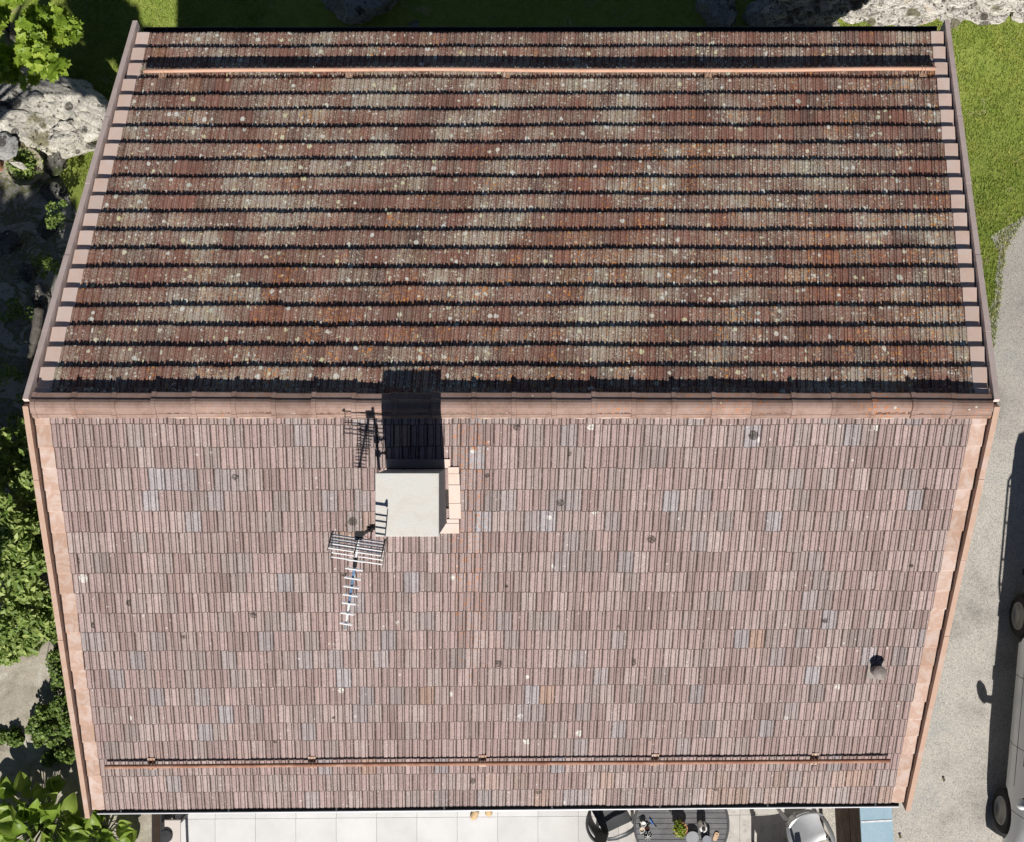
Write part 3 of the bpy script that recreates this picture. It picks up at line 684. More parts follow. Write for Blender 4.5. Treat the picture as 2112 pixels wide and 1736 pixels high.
# ------------------------------------------------------------------ television antenna on the chimney
def antenna():
    zA = 5.97
    m0 = Vector((-1.435, -1.085, 0))
    root = empty('tv_antenna', (m0.x, m0.y, 5.2)); O = Vector((m0.x, m0.y, 5.2))
    tag(root, 'silver directional television antenna with rod reflector, clamped to the chimney side', 'antenna')
    L = lambda p: Vector(p) - O
    mb = MB(); mb.tube([L((m0.x, m0.y, 5.05)), L((m0.x, m0.y, zA + 0.10))], 0.017, 10); mb.build('mast', 'black', root)
    mb = MB()
    for z in (5.30, 5.52):
        mb.tube([L((m0.x - .01, m0.y, z)), L((CH[0] + .005, m0.y + 0.01, z))], 0.014, 6)
        mb.box(m0.x - O.x - .03, m0.x - O.x + .03, m0.y - O.y - .03, m0.y - O.y + .03, z - O.z - .02, z - O.z + .02)
    mb.build('wall_bracket', 'black', root)
    r0 = P(741, 1103, zA); t0 = P(712, 1296, zA)
    ax = (t0 - r0); BL = ax.length; ax.normalize(); sd = Vector((-ax.y, ax.x, 0))     # sd: to the side
    up = Vector((0, 0, 1)); q = lambda d, s_, h: L(r0 + ax * d + sd * s_ + up * h)
    mb = MB(); mb.tube([q(-0.02, 0, 0), q(0.22, 0, 0)], 0.012, 6); mb.build('boom', 'alu', root)
    mb = MB(); mb.tube([q(0.31, 0, 0), q(0.66, 0, 0)], 0.0125, 6); bo = mb.build('boom', 'blue_film', root)
    mb = MB(); mb.tube([q(0.66, 0, 0), q(BL - 0.05, 0, 0)], 0.0125, 6); mb.build('boom', 'alu', root)
    mb = MB(); mb.tube([q(0.22, 0, -.004), q(0.31, 0, -.004)], 0.021, 8); mb.build('dipole_box', 'black', root)
    mb = MB(); mb.tube([q(BL - 0.05, 0, 0), q(BL, 0, 0)], [0.016, 0.018], 8); mb.build('end_cap', 'grey_cap', root)
    mb = MB(); c = q(0.0, 0, 0); mb.box(c.x - .035, c.x + .035, c.y - .04, c.y + .04, c.z - .05, c.z + .05); mb.build('clamp', 'black', root)
    for sg, n, reach, rise in ((1, 6, 0.14, 0.15), (-1, 6, 0.27, 0.10)):
        pan = empty('reflector_panel', (0, 0, 0), 0, root)
        for i in range(n):
            f = (i + 0.6) / n
            for side in (-1, 1):
                mb = MB(); d = 0.01 + reach * f; h = sg * (0.03 + rise * f)
                mb.tube([q(d, 0.008 * side, h), q(d, 0.255 * side, h)], 0.0070, 6); mb.build('rod', 'alu', pan)
        for side in (-1, 0, 1):
            mb = MB(); a = []; b = []
            for i in range(7):
                f = i / 6; bow = (0.055 if sg > 0 else 0.045) * math.sin(math.pi * f) if side else 0.010
                d = 0.0 + (reach + .015) * f; h = sg * (0.015 + (rise + .01) * f)
                for lst, e in ((a, 0.010), (b, -0.010 - bow)):
                    lst.append((d + e, h))
            w_ = 0.258 * side
            A = [q(d, w_ - .004, h) for d, h in a]; B = [q(d, w_ - .004, h) for d, h in b]; A2 = [q(d, w_ + .004, h) for d, h in a]; B2 = [q(d, w_ + .004, h) for d, h in b]
            mb.grid([A, B]); mb.grid([B2, A2]); mb.grid([A2, A]); mb.grid([B, B2]); mb.build('end_plate' if side else 'spine', 'black', pan)
    for i, d in enumerate((0.245, 0.33, 0.42, 0.505, 0.585, 0.665, 0.765, 0.865)):
        if d > BL - 0.02: break
        hw = 0.088 - 0.004 * i
        for sg in (-1, 1):
            mb = MB(); mb.tube([q(d, -hw, 0.022 * sg), q(d, hw, 0.022 * sg)], 0.0080, 6); mb.build('director', 'alu', root)
        mb = MB(); mb.tube([q(d, 0, -0.024), q(d, 0, 0.024)], 0.006, 5); mb.build('director_post', 'alu', root)
    mb = MB(); mb.tube([q(-.01, .02, -.05), q(.05, .08, -.25), L((m0.x + .03, m0.y - .02, 5.6)), L((m0.x + .06, m0.y + .06, 5.4)), L((CH[0] - .005, m0.y + .09, 5.2))], 0.005, 6); mb.build('cable', 'copper', root)
    pts = [Vector((CH[0] + .02, CH[2] + .06, z_cap + .005)), Vector((CH[0] + .05, CH[2] + .16, z_cap + .10)), Vector((CH[0] + .01, CH[2] + .26, z_cap + .06))]
antenna()
# ------------------------------------------------------------------ terrace
def M_slab():
    t = Mt('porcelain_paving', 0.7, 0.3)
    oi = t.n('ShaderNodeObjectInfo').outputs['Random']
    sx = t.n('ShaderNodeSeparateXYZ'); t.link(t.pos, sx.inputs[0])
    a = t.noise(2.4, 4.0, 0.6); b = t.noise(6.5, 3.0, 0.65)
    k = t.ramp(a, [(0.3, (0.60, 0.60, 0.60)), (0.5, (0.65, 0.65, 0.645)), (0.65, (0.68, 0.68, 0.68))])
    worn = t.step(t.math('ADD', sx.outputs[0], t.math('MULTIPLY', b, 1.2)), 0.9, 2.6)
    k = t.mix(worn, k, t.ramp(b, [(0.30, (0.34, 0.31, 0.28)), (0.42, (0.48, 0.455, 0.42)), (0.65, (0.56, 0.53, 0.49))]))
    k = t.mix(1.0, k, t.ramp(oi, [(0.0, 0.90), (1.0, 1.04)]), 'MULTIPLY')
    d, _ = t.discs(1.6, 0.5, 0.022, soft=0.006); k = t.mix(t.math('MULTIPLY', d, 0.6), k, (0.2, 0.18, 0.16))
    return t.col(k)
MAT['slab'] = M_slab()
MAT['joint'] = M_simple('paving_joint', (0.16, 0.155, 0.15), 0.95)
tx0, tx1 = -5.05, 4.62
mb = MB(); mb.box(tx0, tx1, -8.2, -4.2, -0.20, 0.010); terrace = struct(mb.build('terrace', 'joint'))
PT = 83.12 / 138.0; xk = P(528.0, 0, 0).x % PT; ang = math.radians(0.28)
mb = MB(); mb.bbox(0.0015, PT - 0.0015, 0.0015, PT - 0.0015, 0.0, 0.016, 0.002); slab_me = mb.mesh('slab', 'slab')
yj = P(0, 1682, 0).y
for j in (-4, -3, -2, -1, 0):
    for i in range(-9, 9):
        x = xk + i * PT
        if x < tx0 - 0.01 or x + PT > tx1 + 0.08: continue
        if j < -3 and True: continue
        o = link('slab', slab_me, terrace); o.location = (x, yj + j * PT + x * 0.0075, 0.008 + random.uniform(0, .0012)); o.rotation_euler = (0, 0, math.radians(0.43))

# ------------------------------------------------------------------ rocks
MAT['rock_pale'] = M_rock('lichened_rock', [(0.28, (0.22, 0.21, 0.19)), (0.42, (0.46, 0.44, 0.39)), (0.56, (0.60, 0.57, 0.49)), (0.72, (0.68, 0.67, 0.63))])
MAT['rock_grey'] = M_rock('grey_rock', [(0.3, (0.20, 0.20, 0.20)), (0.5, (0.34, 0.34, 0.33)), (0.7, (0.45, 0.45, 0.43))], spots=0.2)
MAT['rock_dark'] = M_rock('dark_mossy_rock', [(0.3, (0.07, 0.07, 0.065)), (0.5, (0.15, 0.145, 0.13)), (0.7, (0.26, 0.25, 0.23))], moss=(0.06, 0.075, 0.02))
MAT['stone_wall'] = M_rock('wall_stone', [(0.28, (0.40, 0.38, 0.34)), (0.45, (0.58, 0.55, 0.49)), (0.58, (0.64, 0.61, 0.56)), (0.70, (0.60, 0.44, 0.26))], spots=0.35, bed=0.85)
def rock_mesh(name, size, seed, mat, sub=4, rough=0.22, facets=7, flat=0.55):
    bm = bmesh.new(); bmesh.ops.create_icosphere(bm, subdivisions=sub, radius=1.0)
    rnd = random.Random(seed)
    planes = [(Vector((rnd.gauss(0, 1), rnd.gauss(0, 1), rnd.gauss(0.15, 0.8))).normalized(), rnd.uniform(flat, 0.92)) for _ in range(facets)]
    planes.append((Vector((0.08, -0.12, 1)).normalized(), flat))
    for v in bm.verts:
        p = v.co.copy()
        for n, d in planes:
            e = p.dot(n) - d
            if e > 0: p -= n * e * 0.9
        q = Vector((p.x * 1.6 + seed, p.y * 1.6, p.z * 1.6))
        p *= 1 + rough * mnoise.fractal(q, 0.9, 2.1, 6) * 0.9
        cr = abs(mnoise.noise((q.x * 1.1 + 9, q.y * 2.6, q.z * 1.3)))
        if cr < 0.05: p *= 1 - 0.07 * (1 - cr / 0.05)
        v.co = Vector((p.x * size[0], p.y * size[1], p.z * size[2]))
    me = bpy.data.meshes.new(name); bm.to_mesh(me); bm.free(); me.materials.append(MAT[mat]); shade_auto(me, 28)
    return me
def rock(name, u, v, z, size, rz, seed, mat, label, group=None, **kw):
    p = P(u, v, z); o = link(name, rock_mesh(name, size, seed, mat, **kw)); o.location = (p.x, p.y, z); o.rotation_euler = (0, 0, rz)
    return tag(o, label, 'rock', group)
rock('boulder', 126, 222, -1.20, (1.10, 0.60, 0.62), math.radians(-24), 3.1, 'rock_pale', 'large pale lichen covered boulder beside the west edge of the roof', sub=6, rough=0.16, flat=0.62)
rock('boulder', 8, 178, -1.20, (0.44, 0.42, 0.55), math.radians(20), 8.4, 'rock_grey', 'grey boulder cut by the frame under the maple branches', sub=5)
rock('boulder', 42, 268, -1.18, (0.74, 0.46, 0.62), math.radians(-12), 5.7, 'rock_pale', 'pale boulder with brown moss between the long boulder and the flower pots', sub=5, rough=0.2)
rock('boulder', 150, 288, -1.15, (0.42, 0.25, 0.48), math.radians(15), 12.2, 'rock_pale', 'small mossy boulder below the tip of the long pale boulder', sub=5, rough=0.25)
rock('stone', 57, 172, -0.80, (0.075, 0.15, 0.10), 0.3, 21.0, 'rock_pale', 'narrow pale stone wedged upright between the boulders', sub=3)
rock('stone', 14, 165, -0.72, (0.06, 0.12, 0.08), 0.1, 23.0, 'rock_grey', 'small pinkish stone lying on the grey boulder', sub=3)
rock('stone', 70, 206, -0.78, (0.15, 0.12, 0.09), 0.5, 25.0, 'rock_pale', 'rounded pale stone in the gap beside the long boulder', sub=3)
rock('stone', 6, 305, -0.80, (0.26, 0.22, 0.10), 0.6, 27.0, 'rock_grey', 'flat grey stone slab above the terracotta pot', sub=4, flat=0.4)
rock('stone', 38, 340, -0.85, (0.15, 0.06, 0.06), -0.4, 28.0, 'rock_pale', 'small beige stone between the two flower pots', sub=3)
for i, (u, v, sx, sy, lab) in enumerate(((112, 395, .20, .16, 'grey stone in the shaded garden bed nearest the pots'), (95, 470, .24, .15, 'mossy stone in the shade west of the bargeboard'), (60, 560, .18, .16, 'small dark stone in the middle of the shaded garden bed'), (85, 610, .17, .2, 'rounded grey stone next to the grey log'), (20, 500, .25, .2, 'stone at the frame edge in the shaded garden bed'), (118, 335, .26, .2, 'dark stone beneath the boulders near the roof edge'))):
    rock('stone', u, v, G(u, v).z + 0.02, (sx, sy, 0.13), i * 0.9, 31.0 + i, 'rock_dark', lab, 'stones in the shaded bed', sub=4)
rock('boulder', 752, 2, -0.95, (0.72, 0.42, 0.45), 0.15, 41.0, 'rock_grey', 'grey boulder in the house shadow on the back lawn', sub=5, rough=0.3)
for i, (u, v, sx, lab) in enumerate(((1590, 30, .45, 'dark boulder in the house shadow, left of the stone wall end'), (1660, 8, .42, 'dark boulder in the house shadow touching the stone wall'), (1480, 22, .35, 'leftmost dark boulder of those near the stone wall'))):
    rock('boulder', u, v, G(u, v).z + 0.05, (sx, 0.32, 0.40), i * 0.7, 51.0 + i, 'rock_grey', lab, 'boulders in the house shadow', sub=5, rough=0.25)

# ------------------------------------------------------------------ dry stone wall north east
wall_root = empty('stone_wall', P(1900, 45, -1.0))
tag(wall_root, 'pale dry stone retaining wall north east of the house', 'wall')
O = wall_root.location.copy()
wrnd = random.Random(5)
wy = lambda x: P(0, 67, -1.0).y + 0.035 * (x - 4.0) + 0.05 * max(0, x - 6.2)
mb = MB(); xs_ = np.arange(4.0, 9.6, 0.5)
mb.grid([[(x - O.x, wy(x) + 0.16 + (0.10 if z > 0 else 0) - O.y, z - O.z) for x in xs_] for z in (-1.3, 0.9)]); mb.grid([[(x - O.x, wy(x) + dy - O.y, 0.88 - O.z) for x in xs_] for dy in (0.26, 2.0)])
mb.build('backfill', 'soil', wall_root)
z = -1.12; row = 0
while z < 0.85:
    hgt = wrnd.uniform(0.10, 0.20); x = 4.0 + wrnd.uniform(-0.2, 0)
    while x < 9.4:
        ln = wrnd.uniform(0.25, 0.80); d = wrnd.uniform(-0.09, 0.07)
        me = rock_mesh('stone', (ln * 0.50, 0.17, hgt * 0.46), wrnd.uniform(0, 90), 'stone_wall', sub=3, rough=0.26, flat=0.60, facets=7)
        o = link('stone', me, wall_root); c = x + ln / 2
        o.location = Vector((c, wy(c) + 0.14 + d + 0.06 * (z + 1), z + hgt / 2)) - O; o.rotation_euler = (wrnd.gauss(0, .05), wrnd.gauss(0, .06), math.atan(0.04) + wrnd.gauss(0, 0.05))
        x += ln * 0.97
    z += hgt * 0.93; row += 1

# ------------------------------------------------------------------ foliage
MAT['maple'] = M_leaf('maple_leaf', (0.20, 0.32, 0.03), (0.46, 0.58, 0.09), trans=0.4)
MAT['bushleaf'] = M_leaf('bush_leaf', (0.14, 0.24, 0.04), (0.52, 0.62, 0.20), trans=0.35)
MAT['ivyleaf'] = M_leaf('ivy_leaf', (0.07, 0.13, 0.02), (0.28, 0.38, 0.09), trans=0.3)
MAT['hosta'] = M_leaf('hosta_leaf', (0.20, 0.32, 0.035), (0.50, 0.62, 0.14), rough=0.42, trans=0.4)
MAT['stalk'] = M_simple('hosta_stalk', (0.09, 0.13, 0.03), 0.7)
MAT['bark'] = M_mottle('bark', [(0.3, (0.10, 0.085, 0.07)), (0.6, (0.20, 0.18, 0.155)), (0.75, (0.34, 0.33, 0.30))], 9.0, 0.95, 50.0, 0.5, 0.8)
MAPLE = [(0, -.5), (.16, -.28), (.46, -.34), (.34, -.06), (.5, .12), (.26, .16), (.22, .32), (.0, .56), (-.22, .32), (-.26, .16), (-.5, .12), (-.34, -.06), (-.46, -.34), (-.16, -.28)]
LANCE = [(0, -.5), (.17, -.2), (.2, .1), (0, .5), (-.2, .1), (-.17, -.2)]
ROUND = [(0, -.5), (.34, -.25), (.38, .1), (.18, .4), (0, .5), (-.18, .4), (-.38, .1), (-.34, -.25)]
def leaf_cloud(name, pts, sizes, shape, mat, parent, upbias=0.9, fold=0.12):
    """one face fan per leaf: pts (n,3), leaves face mostly up and out"""
    n = len(pts); sh = np.array(shape); k = len(sh)
    nrm = RNG.normal(0, 0.55, (n, 3)); nrm[:, 2] += upbias; nrm[:, 1] -= 0.25; nrm /= np.linalg.norm(nrm, axis=1)[:, None]
    t = RNG.normal(0, 1, (n, 3)); t -= nrm * (t * nrm).sum(1)[:, None]; t /= np.linalg.norm(t, axis=1)[:, None]; b = np.cross(nrm, t)
    v = pts[:, None, :] + sizes[:, None, None] * (sh[None, :, 0, None] * t[:, None, :] + sh[None, :, 1, None] * b[:, None, :] + (np.abs(sh[None, :, 0, None]) * fold * 2 - 0.10 * (sh[None, :, 1, None] ** 2) * 4) * nrm[:, None, :])
    c = pts[:, None, :]
    v = np.concatenate([v, c], 1).reshape(-1, 3)
    i = np.arange(k); f = np.stack([i, (i + 1) % k, np.full(k, k)], 1)
    f = (f[None] + (np.arange(n) * (k + 1))[:, None, None]).reshape(-1, 3)
    return raw(name, v, f, mat, RNG.uniform(0, 1, n).repeat(k + 1), parent)
def clumps(centres, n, spread):
    """leaf positions gathered on the shells of many small clumps"""
    c = np.array([p[:3] for p in centres]); r = np.array([p[3] for p in centres]); i = RNG.integers(0, len(c), n)
    d = RNG.normal(0, 1, (n, 3)); d /= np.linalg.norm(d, axis=1)[:, None]
    return c[i] + d * (r[i] * RNG.uniform(0.35, 1.0, n) ** 0.5)[:, None] * np.array([1, 1, spread])
def branches(name, base, tips, r, mat, parent, O):
    mb = MB()
    for t in tips:
        b = Vector(base); t = Vector(t); m = b.lerp(t, 0.5) + Vector((random.gauss(0, .08), random.gauss(0, .08), 0.12 * (t - b).length))
        mb.tube([b - O, b.lerp(m, .5) - O, m - O, t - O], [r, r * .7, r * .45, r * .2], 6)
    return mb.build(name, mat, parent)
def cell(centres, n, seed, rad, spread=1.0):
    """split a crown into sub-clumps"""
    r = random.Random(seed); out = []
    for i in range(n):
        c = centres[i % len(centres)]; d = Vector((r.gauss(0, 1), r.gauss(0, 1), r.gauss(0, 1))).normalized() * (r.random() ** 0.4) * c[3]
        out.append((c[0] + d.x, c[1] + d.y, c[2] + d.z * spread, r.uniform(*rad)))
    return out

def maple():
    base = Vector((-7.6, 5.9, gz(-7.6, 5.9))); root = empty('maple_tree', base); O = base
    tag(root, 'bright green maple tree reaching into the north west corner', 'tree')
    crown = [(-7.15, 5.35, 1.7, 0.55), (-6.75, 5.6, 1.9, 0.5), (-7.0, 4.85, 1.3, 0.38), (-6.35, 5.15, 1.6, 0.36), (-7.6, 6.2, 2.6, 0.8), (-6.6, 6.0, 2.1, 0.45)]
    cl = cell(crown, 60, 4, (0.12, 0.24))
    mb = MB(); mb.tube([(0, 0, 0), (0.05, -0.02, 1.4), (0.1, -0.1, 2.6)], [0.12, 0.10, 0.07], 10); mb.build('trunk', 'bark', root)
    branches('branch', base + Vector((0.06, -0.03, 1.5)), [c[:3] for c in crown], 0.045, 'bark', root, O)
    pts = clumps(cl, 4200, 0.6)
    leaf_cloud('crown', pts - np.array(O), RNG.uniform(0.07, 0.16, len(pts)), MAPLE, 'maple', root)['kind'] = 'stuff'
    # large single leaves on the outside of the crown
    sh = [(x, y, abs(x) * 0.22 - 0.3 * y * y) for x, y in MAPLE]; n = len(sh)
    me = MB().add(sh + [(0, 0, 0)], [(i, (i + 1) % n, n) for i in range(n)]).mesh('leaf', 'maple')
    r = random.Random(8)
    for i in range(110):
        c = cl[r.randrange(len(cl))]; d = Vector((r.gauss(0.5, 1), r.gauss(-0.4, 1), abs(r.gauss(0.8, .6)))).normalized()
        o = link('leaf', me, root); o.location = Vector(c[:3]) + d * c[3] - O
        o.rotation_euler = (r.gauss(0.25, .4), r.gauss(0, .4), r.uniform(0, 6.3)); k = r.uniform(0.13, 0.23); o.scale = (k, k, k)
maple()

def bush(name, label, cat, crown, nsub, rad, n, size, shape, mat, seed, group=None, spread=0.75, base=None, woody=0.02):
    base = Vector(base or (sum(c[0] for c in crown) / len(crown), sum(c[1] for c in crown) / len(crown), 0)); base.z = gz(base.x, base.y)
    root = empty(name, base); tag(root, label, cat, group)
    cl = cell(crown, nsub, seed, rad, 0.9)
    if woody: branches('stem', base, [c[:3] for c in cl[::2]], woody, 'bark', root, base)
    pts = clumps(cl, n, spread)
    leaf_cloud('crown', pts - np.array(base), RNG.uniform(size[0], size[1], len(pts)), shape, mat, root)['kind'] = 'stuff'
    return root
Q = lambda u, v, z, r: (*P(u, v, z)[:2], z, r)
bush('leafy_shrub', 'big leafy green shrub against the west gable side', 'shrub', [Q(62, 930, .5, .36), Q(20, 985, .8, .48), Q(85, 1030, .4, .36), Q(40, 1080, .9, .50), Q(92, 1110, .5, .32), Q(10, 1180, .9, .5), Q(75, 1190, .7, .42), Q(40, 1260, .6, .42), Q(98, 1262, .3, .22), Q(-40, 1100, 1.2, .6), Q(-30, 930, .9, .5)], 150, (0.10, 0.22), 11000, (0.08, 0.16), LANCE, 'bushleaf', 14)
bush('leafy_shrub', 'shrub branch hanging low over the concrete path at the frame edge', 'shrub', [Q(12, 1310, .6, .26), Q(50, 1318, .5, .2), Q(20, 1345, .45, .18), Q(-20, 1330, .6, .3)], 34, (0.08, 0.15), 1700, (0.08, 0.15), LANCE, 'bushleaf', 15)
bush('ivy', 'narrow strip of ivy growing up the house wall beside the path', 'plant', [Q(116, 1300, .3, .14), Q(122, 1350, .3, .15), Q(126, 1400, .35, .16), Q(130, 1450, .35, .17), Q(138, 1490, .35, .18)], 60, (0.06, 0.12), 5200, (0.025, 0.055), ROUND, 'ivyleaf', 16)
bush('ground_cover', 'dark leafy ground cover spreading from the ivy across the path', 'plant', [Q(100, 1480, .22, .2), Q(120, 1510, .22, .22), Q(75, 1510, .12, .18), Q(35, 1520, .06, .10), Q(135, 1545, .18, .2), Q(5, 1518, .05, .08), Q(108, 1560, .10, .12)], 66, (0.05, 0.11), 4200, (0.03, 0.065), ROUND, 'ivyleaf', 17, woody=0)
bush('garden_weeds', 'low weeds in the shaded bed along the west gable', 'plant', [Q(90, 800, .0, .25), Q(60, 850, .05, .28), Q(118, 440, -.6, .22), Q(100, 540, -.45, .22), Q(25, 640, -.3, .25), Q(20, 780, .0, .25)], 46, (0.06, 0.13), 2200, (0.02, 0.05), ROUND, 'ivyleaf', 18, woody=0)
# tall trees that stand west of the frame and shade the garden bed and the back lawn
def tall_tree(label, base, crown, seed, n):
    base = Vector((*base, gz(*base))); root = empty('shade_tree', base); tag(root, label, 'tree')
    top = max(c[2] for c in crown)
    mb = MB(); mb.tube([(0, 0, 0), (0.1, 0.1, 1.6), (0.0, 0.2, top - base.z - .3)], [0.14, 0.11, 0.05], 10); mb.build('trunk', 'bark', root)
    cl = cell(crown, 70, seed, (0.12, 0.26))
    branches('branch', base + Vector((0.08, 0.1, 1.8)), [c[:3] for c in cl[::3]], 0.04, 'bark', root, base)
    pts = clumps(cl, n, 0.8)
    leaf_cloud('crown', pts - np.array(base), RNG.uniform(0.10, 0.20, len(pts)), ROUND, 'bushleaf', root)['kind'] = 'stuff'
tall_tree('tall tree outside the west frame edge whose shade falls on the garden bed', (-8.3, -2.6), [(-7.6, -2.6, 4.2, 0.7), (-7.5, -3.4, 4.2, 0.7), (-7.35, -3.9, 3.6, 0.5), (-7.4, -1.9, 3.9, 0.5), (-8.3, -3.2, 4.6, 0.8)], 61, 2600)
tall_tree('tree outside the frame whose rounded shade falls on the back lawn', (-8.9, 1.8), [(-6.40, -0.65, 5.3, 0.32), (-6.08, -0.62, 5.1, 0.26), (-6.62, -0.20, 5.5, 0.36), (-6.9, 0.2, 5.6, 0.4), (-5.85, -0.85, 5.0, 0.18)], 62, 4600)

# --- hosta with large cupped leaves
def leaf_mesh():
    mb = MB(); rows_ = []
    for i in range(10):
        t = i / 9; wd = 0.47 * math.sin(math.pi * min(1, t ** 0.72 * 0.99 + 0.01)) ** 0.75 * (1 - 0.10 * t) + 0.004
        r_ = []
        for j in range(9):
            s_ = (j - 4) / 4; cup = 0.42 * wd * s_ * s_ + 0.010 * math.cos(j * math.pi)
            r_.append((s_ * wd * 0.92, t, 0.32 * math.sin(t * 1.9) * 0.55 - 0.50 * t * t * 0.55 + cup))
        rows_.append(r_)
    return mb.grid(rows_).mesh('leaf', 'hosta', True)
hl = leaf_mesh()
def hosta(label, u, v, n, rmax, hmax, seed, smin=0.19, smax=0.30):
    c = P(u, v, 0.0); root = empty('hosta', (c.x, c.y, 0)); tag(root, label, 'plant', 'hostas at the corner of the house')
    r = random.Random(seed)
    for i in range(n):
        f = (i + 0.5) / n; a = i * 2.39996 + r.gauss(0, .25); d = rmax * math.sqrt(f) * r.uniform(.85, 1.1); h = hmax * (1 - 0.45 * f) * r.uniform(.8, 1.1)
        o = link('leaf', hl, root); o.location = (d * math.cos(a), d * math.sin(a) , h)
        k = r.uniform(smin, smax); o.scale = (k, k, k); o.rotation_euler = (r.gauss(0.75 - 0.75 * f, .35), r.gauss(0, .35), a - math.pi / 2 + r.gauss(0, .6))
        mb = MB(); mb.tube([(0.15 * d * math.cos(a), 0.15 * d * math.sin(a), 0), (d * .6 * math.cos(a), d * .6 * math.sin(a), h * .75), (d * math.cos(a), d * math.sin(a), h)], [0.009, 0.007, 0.005], 5); mb.build('leaf_stalk', 'stalk', root)
hosta('large hosta with cupped bright leaves, the left one at the house corner', 95, 1690, 84, 0.62, 0.60, 3, 0.22, 0.34)
hosta('hosta partly under the gutter, the right one at the house corner', 215, 1712, 44, 0.42, 0.40, 4, 0.20, 0.30)

# ------------------------------------------------------------------ garden bits on the west side
MAT['terracotta'] = M_mottle('terracotta', [(0.3, (0.56, 0.30, 0.20)), (0.6, (0.48, 0.22, 0.13)), (0.75, (0.62, 0.42, 0.34))], 8.0, 0.8, 90.0, 0.2, 0.2)
MAT['pot_soil'] = M_simple('potting_soil', (0.05, 0.035, 0.025), 0.95)
MAT['pale_stoneware'] = M_simple('pale_planter', (0.42, 0.38, 0.28), 0.85)
def pot(name, label, p, r, h, mat, fill, cat='plant pot'):
    root = empty(name, p); tag(root, label, cat)
    mb = MB(); mb.lathe([(r * .68, 0), (r * .92, h * .82), (r, h * .83), (r, h), (r * .86, h), (r * .80, h * .80), (0.003, h * .80)], 28); mb.build('pot', mat, root)
    mb = MB(); mb.lathe([(r * .84, h * .76), (r * .5, h * .84), (.004, h * .86)], 20); mb.build('soil', fill, root)
    return root
g = G(4, 345); pot('flower_pot', 'small pinkish terracotta pot at the west frame edge', (g.x - .03, g.y, g.z + 0.05), 0.135, 0.26, 'terracotta', 'terracotta')
g = G(62, 350); pr = pot('planter', 'round planter bowl full of grassy green plants below the boulders', (g.x, g.y, g.z + 0.02), 0.31, 0.24, 'pale_stoneware', 'pot_soil')
pts = np.stack([RNG.normal(0, .11, 420), RNG.normal(0, .11, 420), RNG.uniform(.20, .34, 420)], 1); leaf_cloud('foliage', pts, RNG.uniform(0.04, 0.09, 420), LANCE, 'bushleaf', pr)
mb = MB()
for i in range(14):
    a = i * 1.1; mb.tube([(0, 0, .2), (.16 * math.cos(a), .16 * math.sin(a), .36), (.36 * math.cos(a), .36 * math.sin(a), .30)], 0.003, 4)
mb.build('stem', 'bushleaf', pr)
mb = MB(); a = G(80, 640, 0.16); b = G(55, 770, 0.09); mb.tube([a, a.lerp(b, .3) + Vector((.03, 0, .02)), a.lerp(b, .65), b], [0.075, 0.07, 0.055, 0.03], 10)
lg = mb.build('log', 'bark'); tag(lg, 'grey weathered log lying in the shaded garden bed', 'log')
mb = MB(); a = G(40, 700, 0.2); mb.tube([a, G(68, 714, 0.15)], [0.008, 0.02], 6); mb.build('branch_stub', 'bark', lg)
# ------------------------------------------------------------------ terrace furniture
MAT['slat'] = M_mottle('dark_table_slat', [(0.3, (0.085, 0.085, 0.09)), (0.5, (0.12, 0.12, 0.125)), (0.7, (0.16, 0.16, 0.165))], 4.0, 0.6, 60.0, 0.25, 0.1, 0.4)
MAT['table_frame'] = M_simple('table_frame', (0.46, 0.46, 0.47), 0.5, 0.4)
MAT['table_rim'] = M_simple('table_rim', (0.05, 0.05, 0.053), 0.5, 0.4)
MAT['resin_dark'] = M_simple('dark_resin', (0.055, 0.058, 0.062), 0.42, 0.45, 0.0, 0.1, 5.0, 80.0, 0.03)
MAT['resin_silver'] = M_simple('silver_resin', (0.36, 0.37, 0.38), 0.32, 0.55, 0.35, 0.1, 5.0, 80.0, 0.02)
MAT['china'] = M_simple('white_china', (0.80, 0.78, 0.75), 0.2, 0.5, 0.0, 0.04, 5.0, 40.0, 0.0)
MAT['coffee'] = M_simple('coffee', (0.055, 0.022, 0.012), 0.15, 0.5, 0.0, 0.1)
MAT['foam'] = M_simple('milk_foam', (0.66, 0.52, 0.38), 0.5, 0.3, 0.0, 0.25, 40.0)
MAT['blue_plastic'] = M_simple('blue_plastic', (0.04, 0.16, 0.55), 0.35, 0.5, 0.0, 0.08)
MAT['steel'] = M_simple('steel', (0.75, 0.76, 0.78), 0.22, 0.5, 0.8, 0.05, 5.0, 40.0, 0.0)
MAT['beige_wood'] = M_mottle('beech_board', [(0.3, (0.66, 0.47, 0.31)), (0.6, (0.60, 0.41, 0.26)), (0.7, (0.55, 0.36, 0.22))], 9.0, 0.6, 80.0, 0.15, 0.1)
MAT['potplant'] = M_leaf('pot_plant_leaf', (0.16, 0.24, 0.02), (0.44, 0.50, 0.06), trans=0.35)
def glass_mat():
    t = Mt('clear_glass', 0.03, 0.5); t.b.inputs['Transmission Weight'].default_value = 1.0; t.b.inputs['IOR'].default_value = 1.3
    return t.col((0.93, 0.95, 0.95))
MAT['glass'] = glass_mat()
ZT = 0.74
tc = P(1405.5, 1699, ZT)
tab = empty('garden_table', (tc.x, tc.y, 0)); tag(tab, 'round dark slatted garden table laid for coffee, half under the eave', 'table')
TR = 0.684
mb = MB(); n = 64
prof = [(TR - 0.030, ZT - 0.03), (TR, ZT - 0.03), (TR + 0.004, ZT - 0.006), (TR - 0.003, ZT), (TR - 0.026, ZT), (TR - 0.030, ZT - 0.004)]
ring = [[(r * math.cos(2 * math.pi * k / n), r * math.sin(2 * math.pi * k / n), z) for k in range(n)] for r, z in prof]
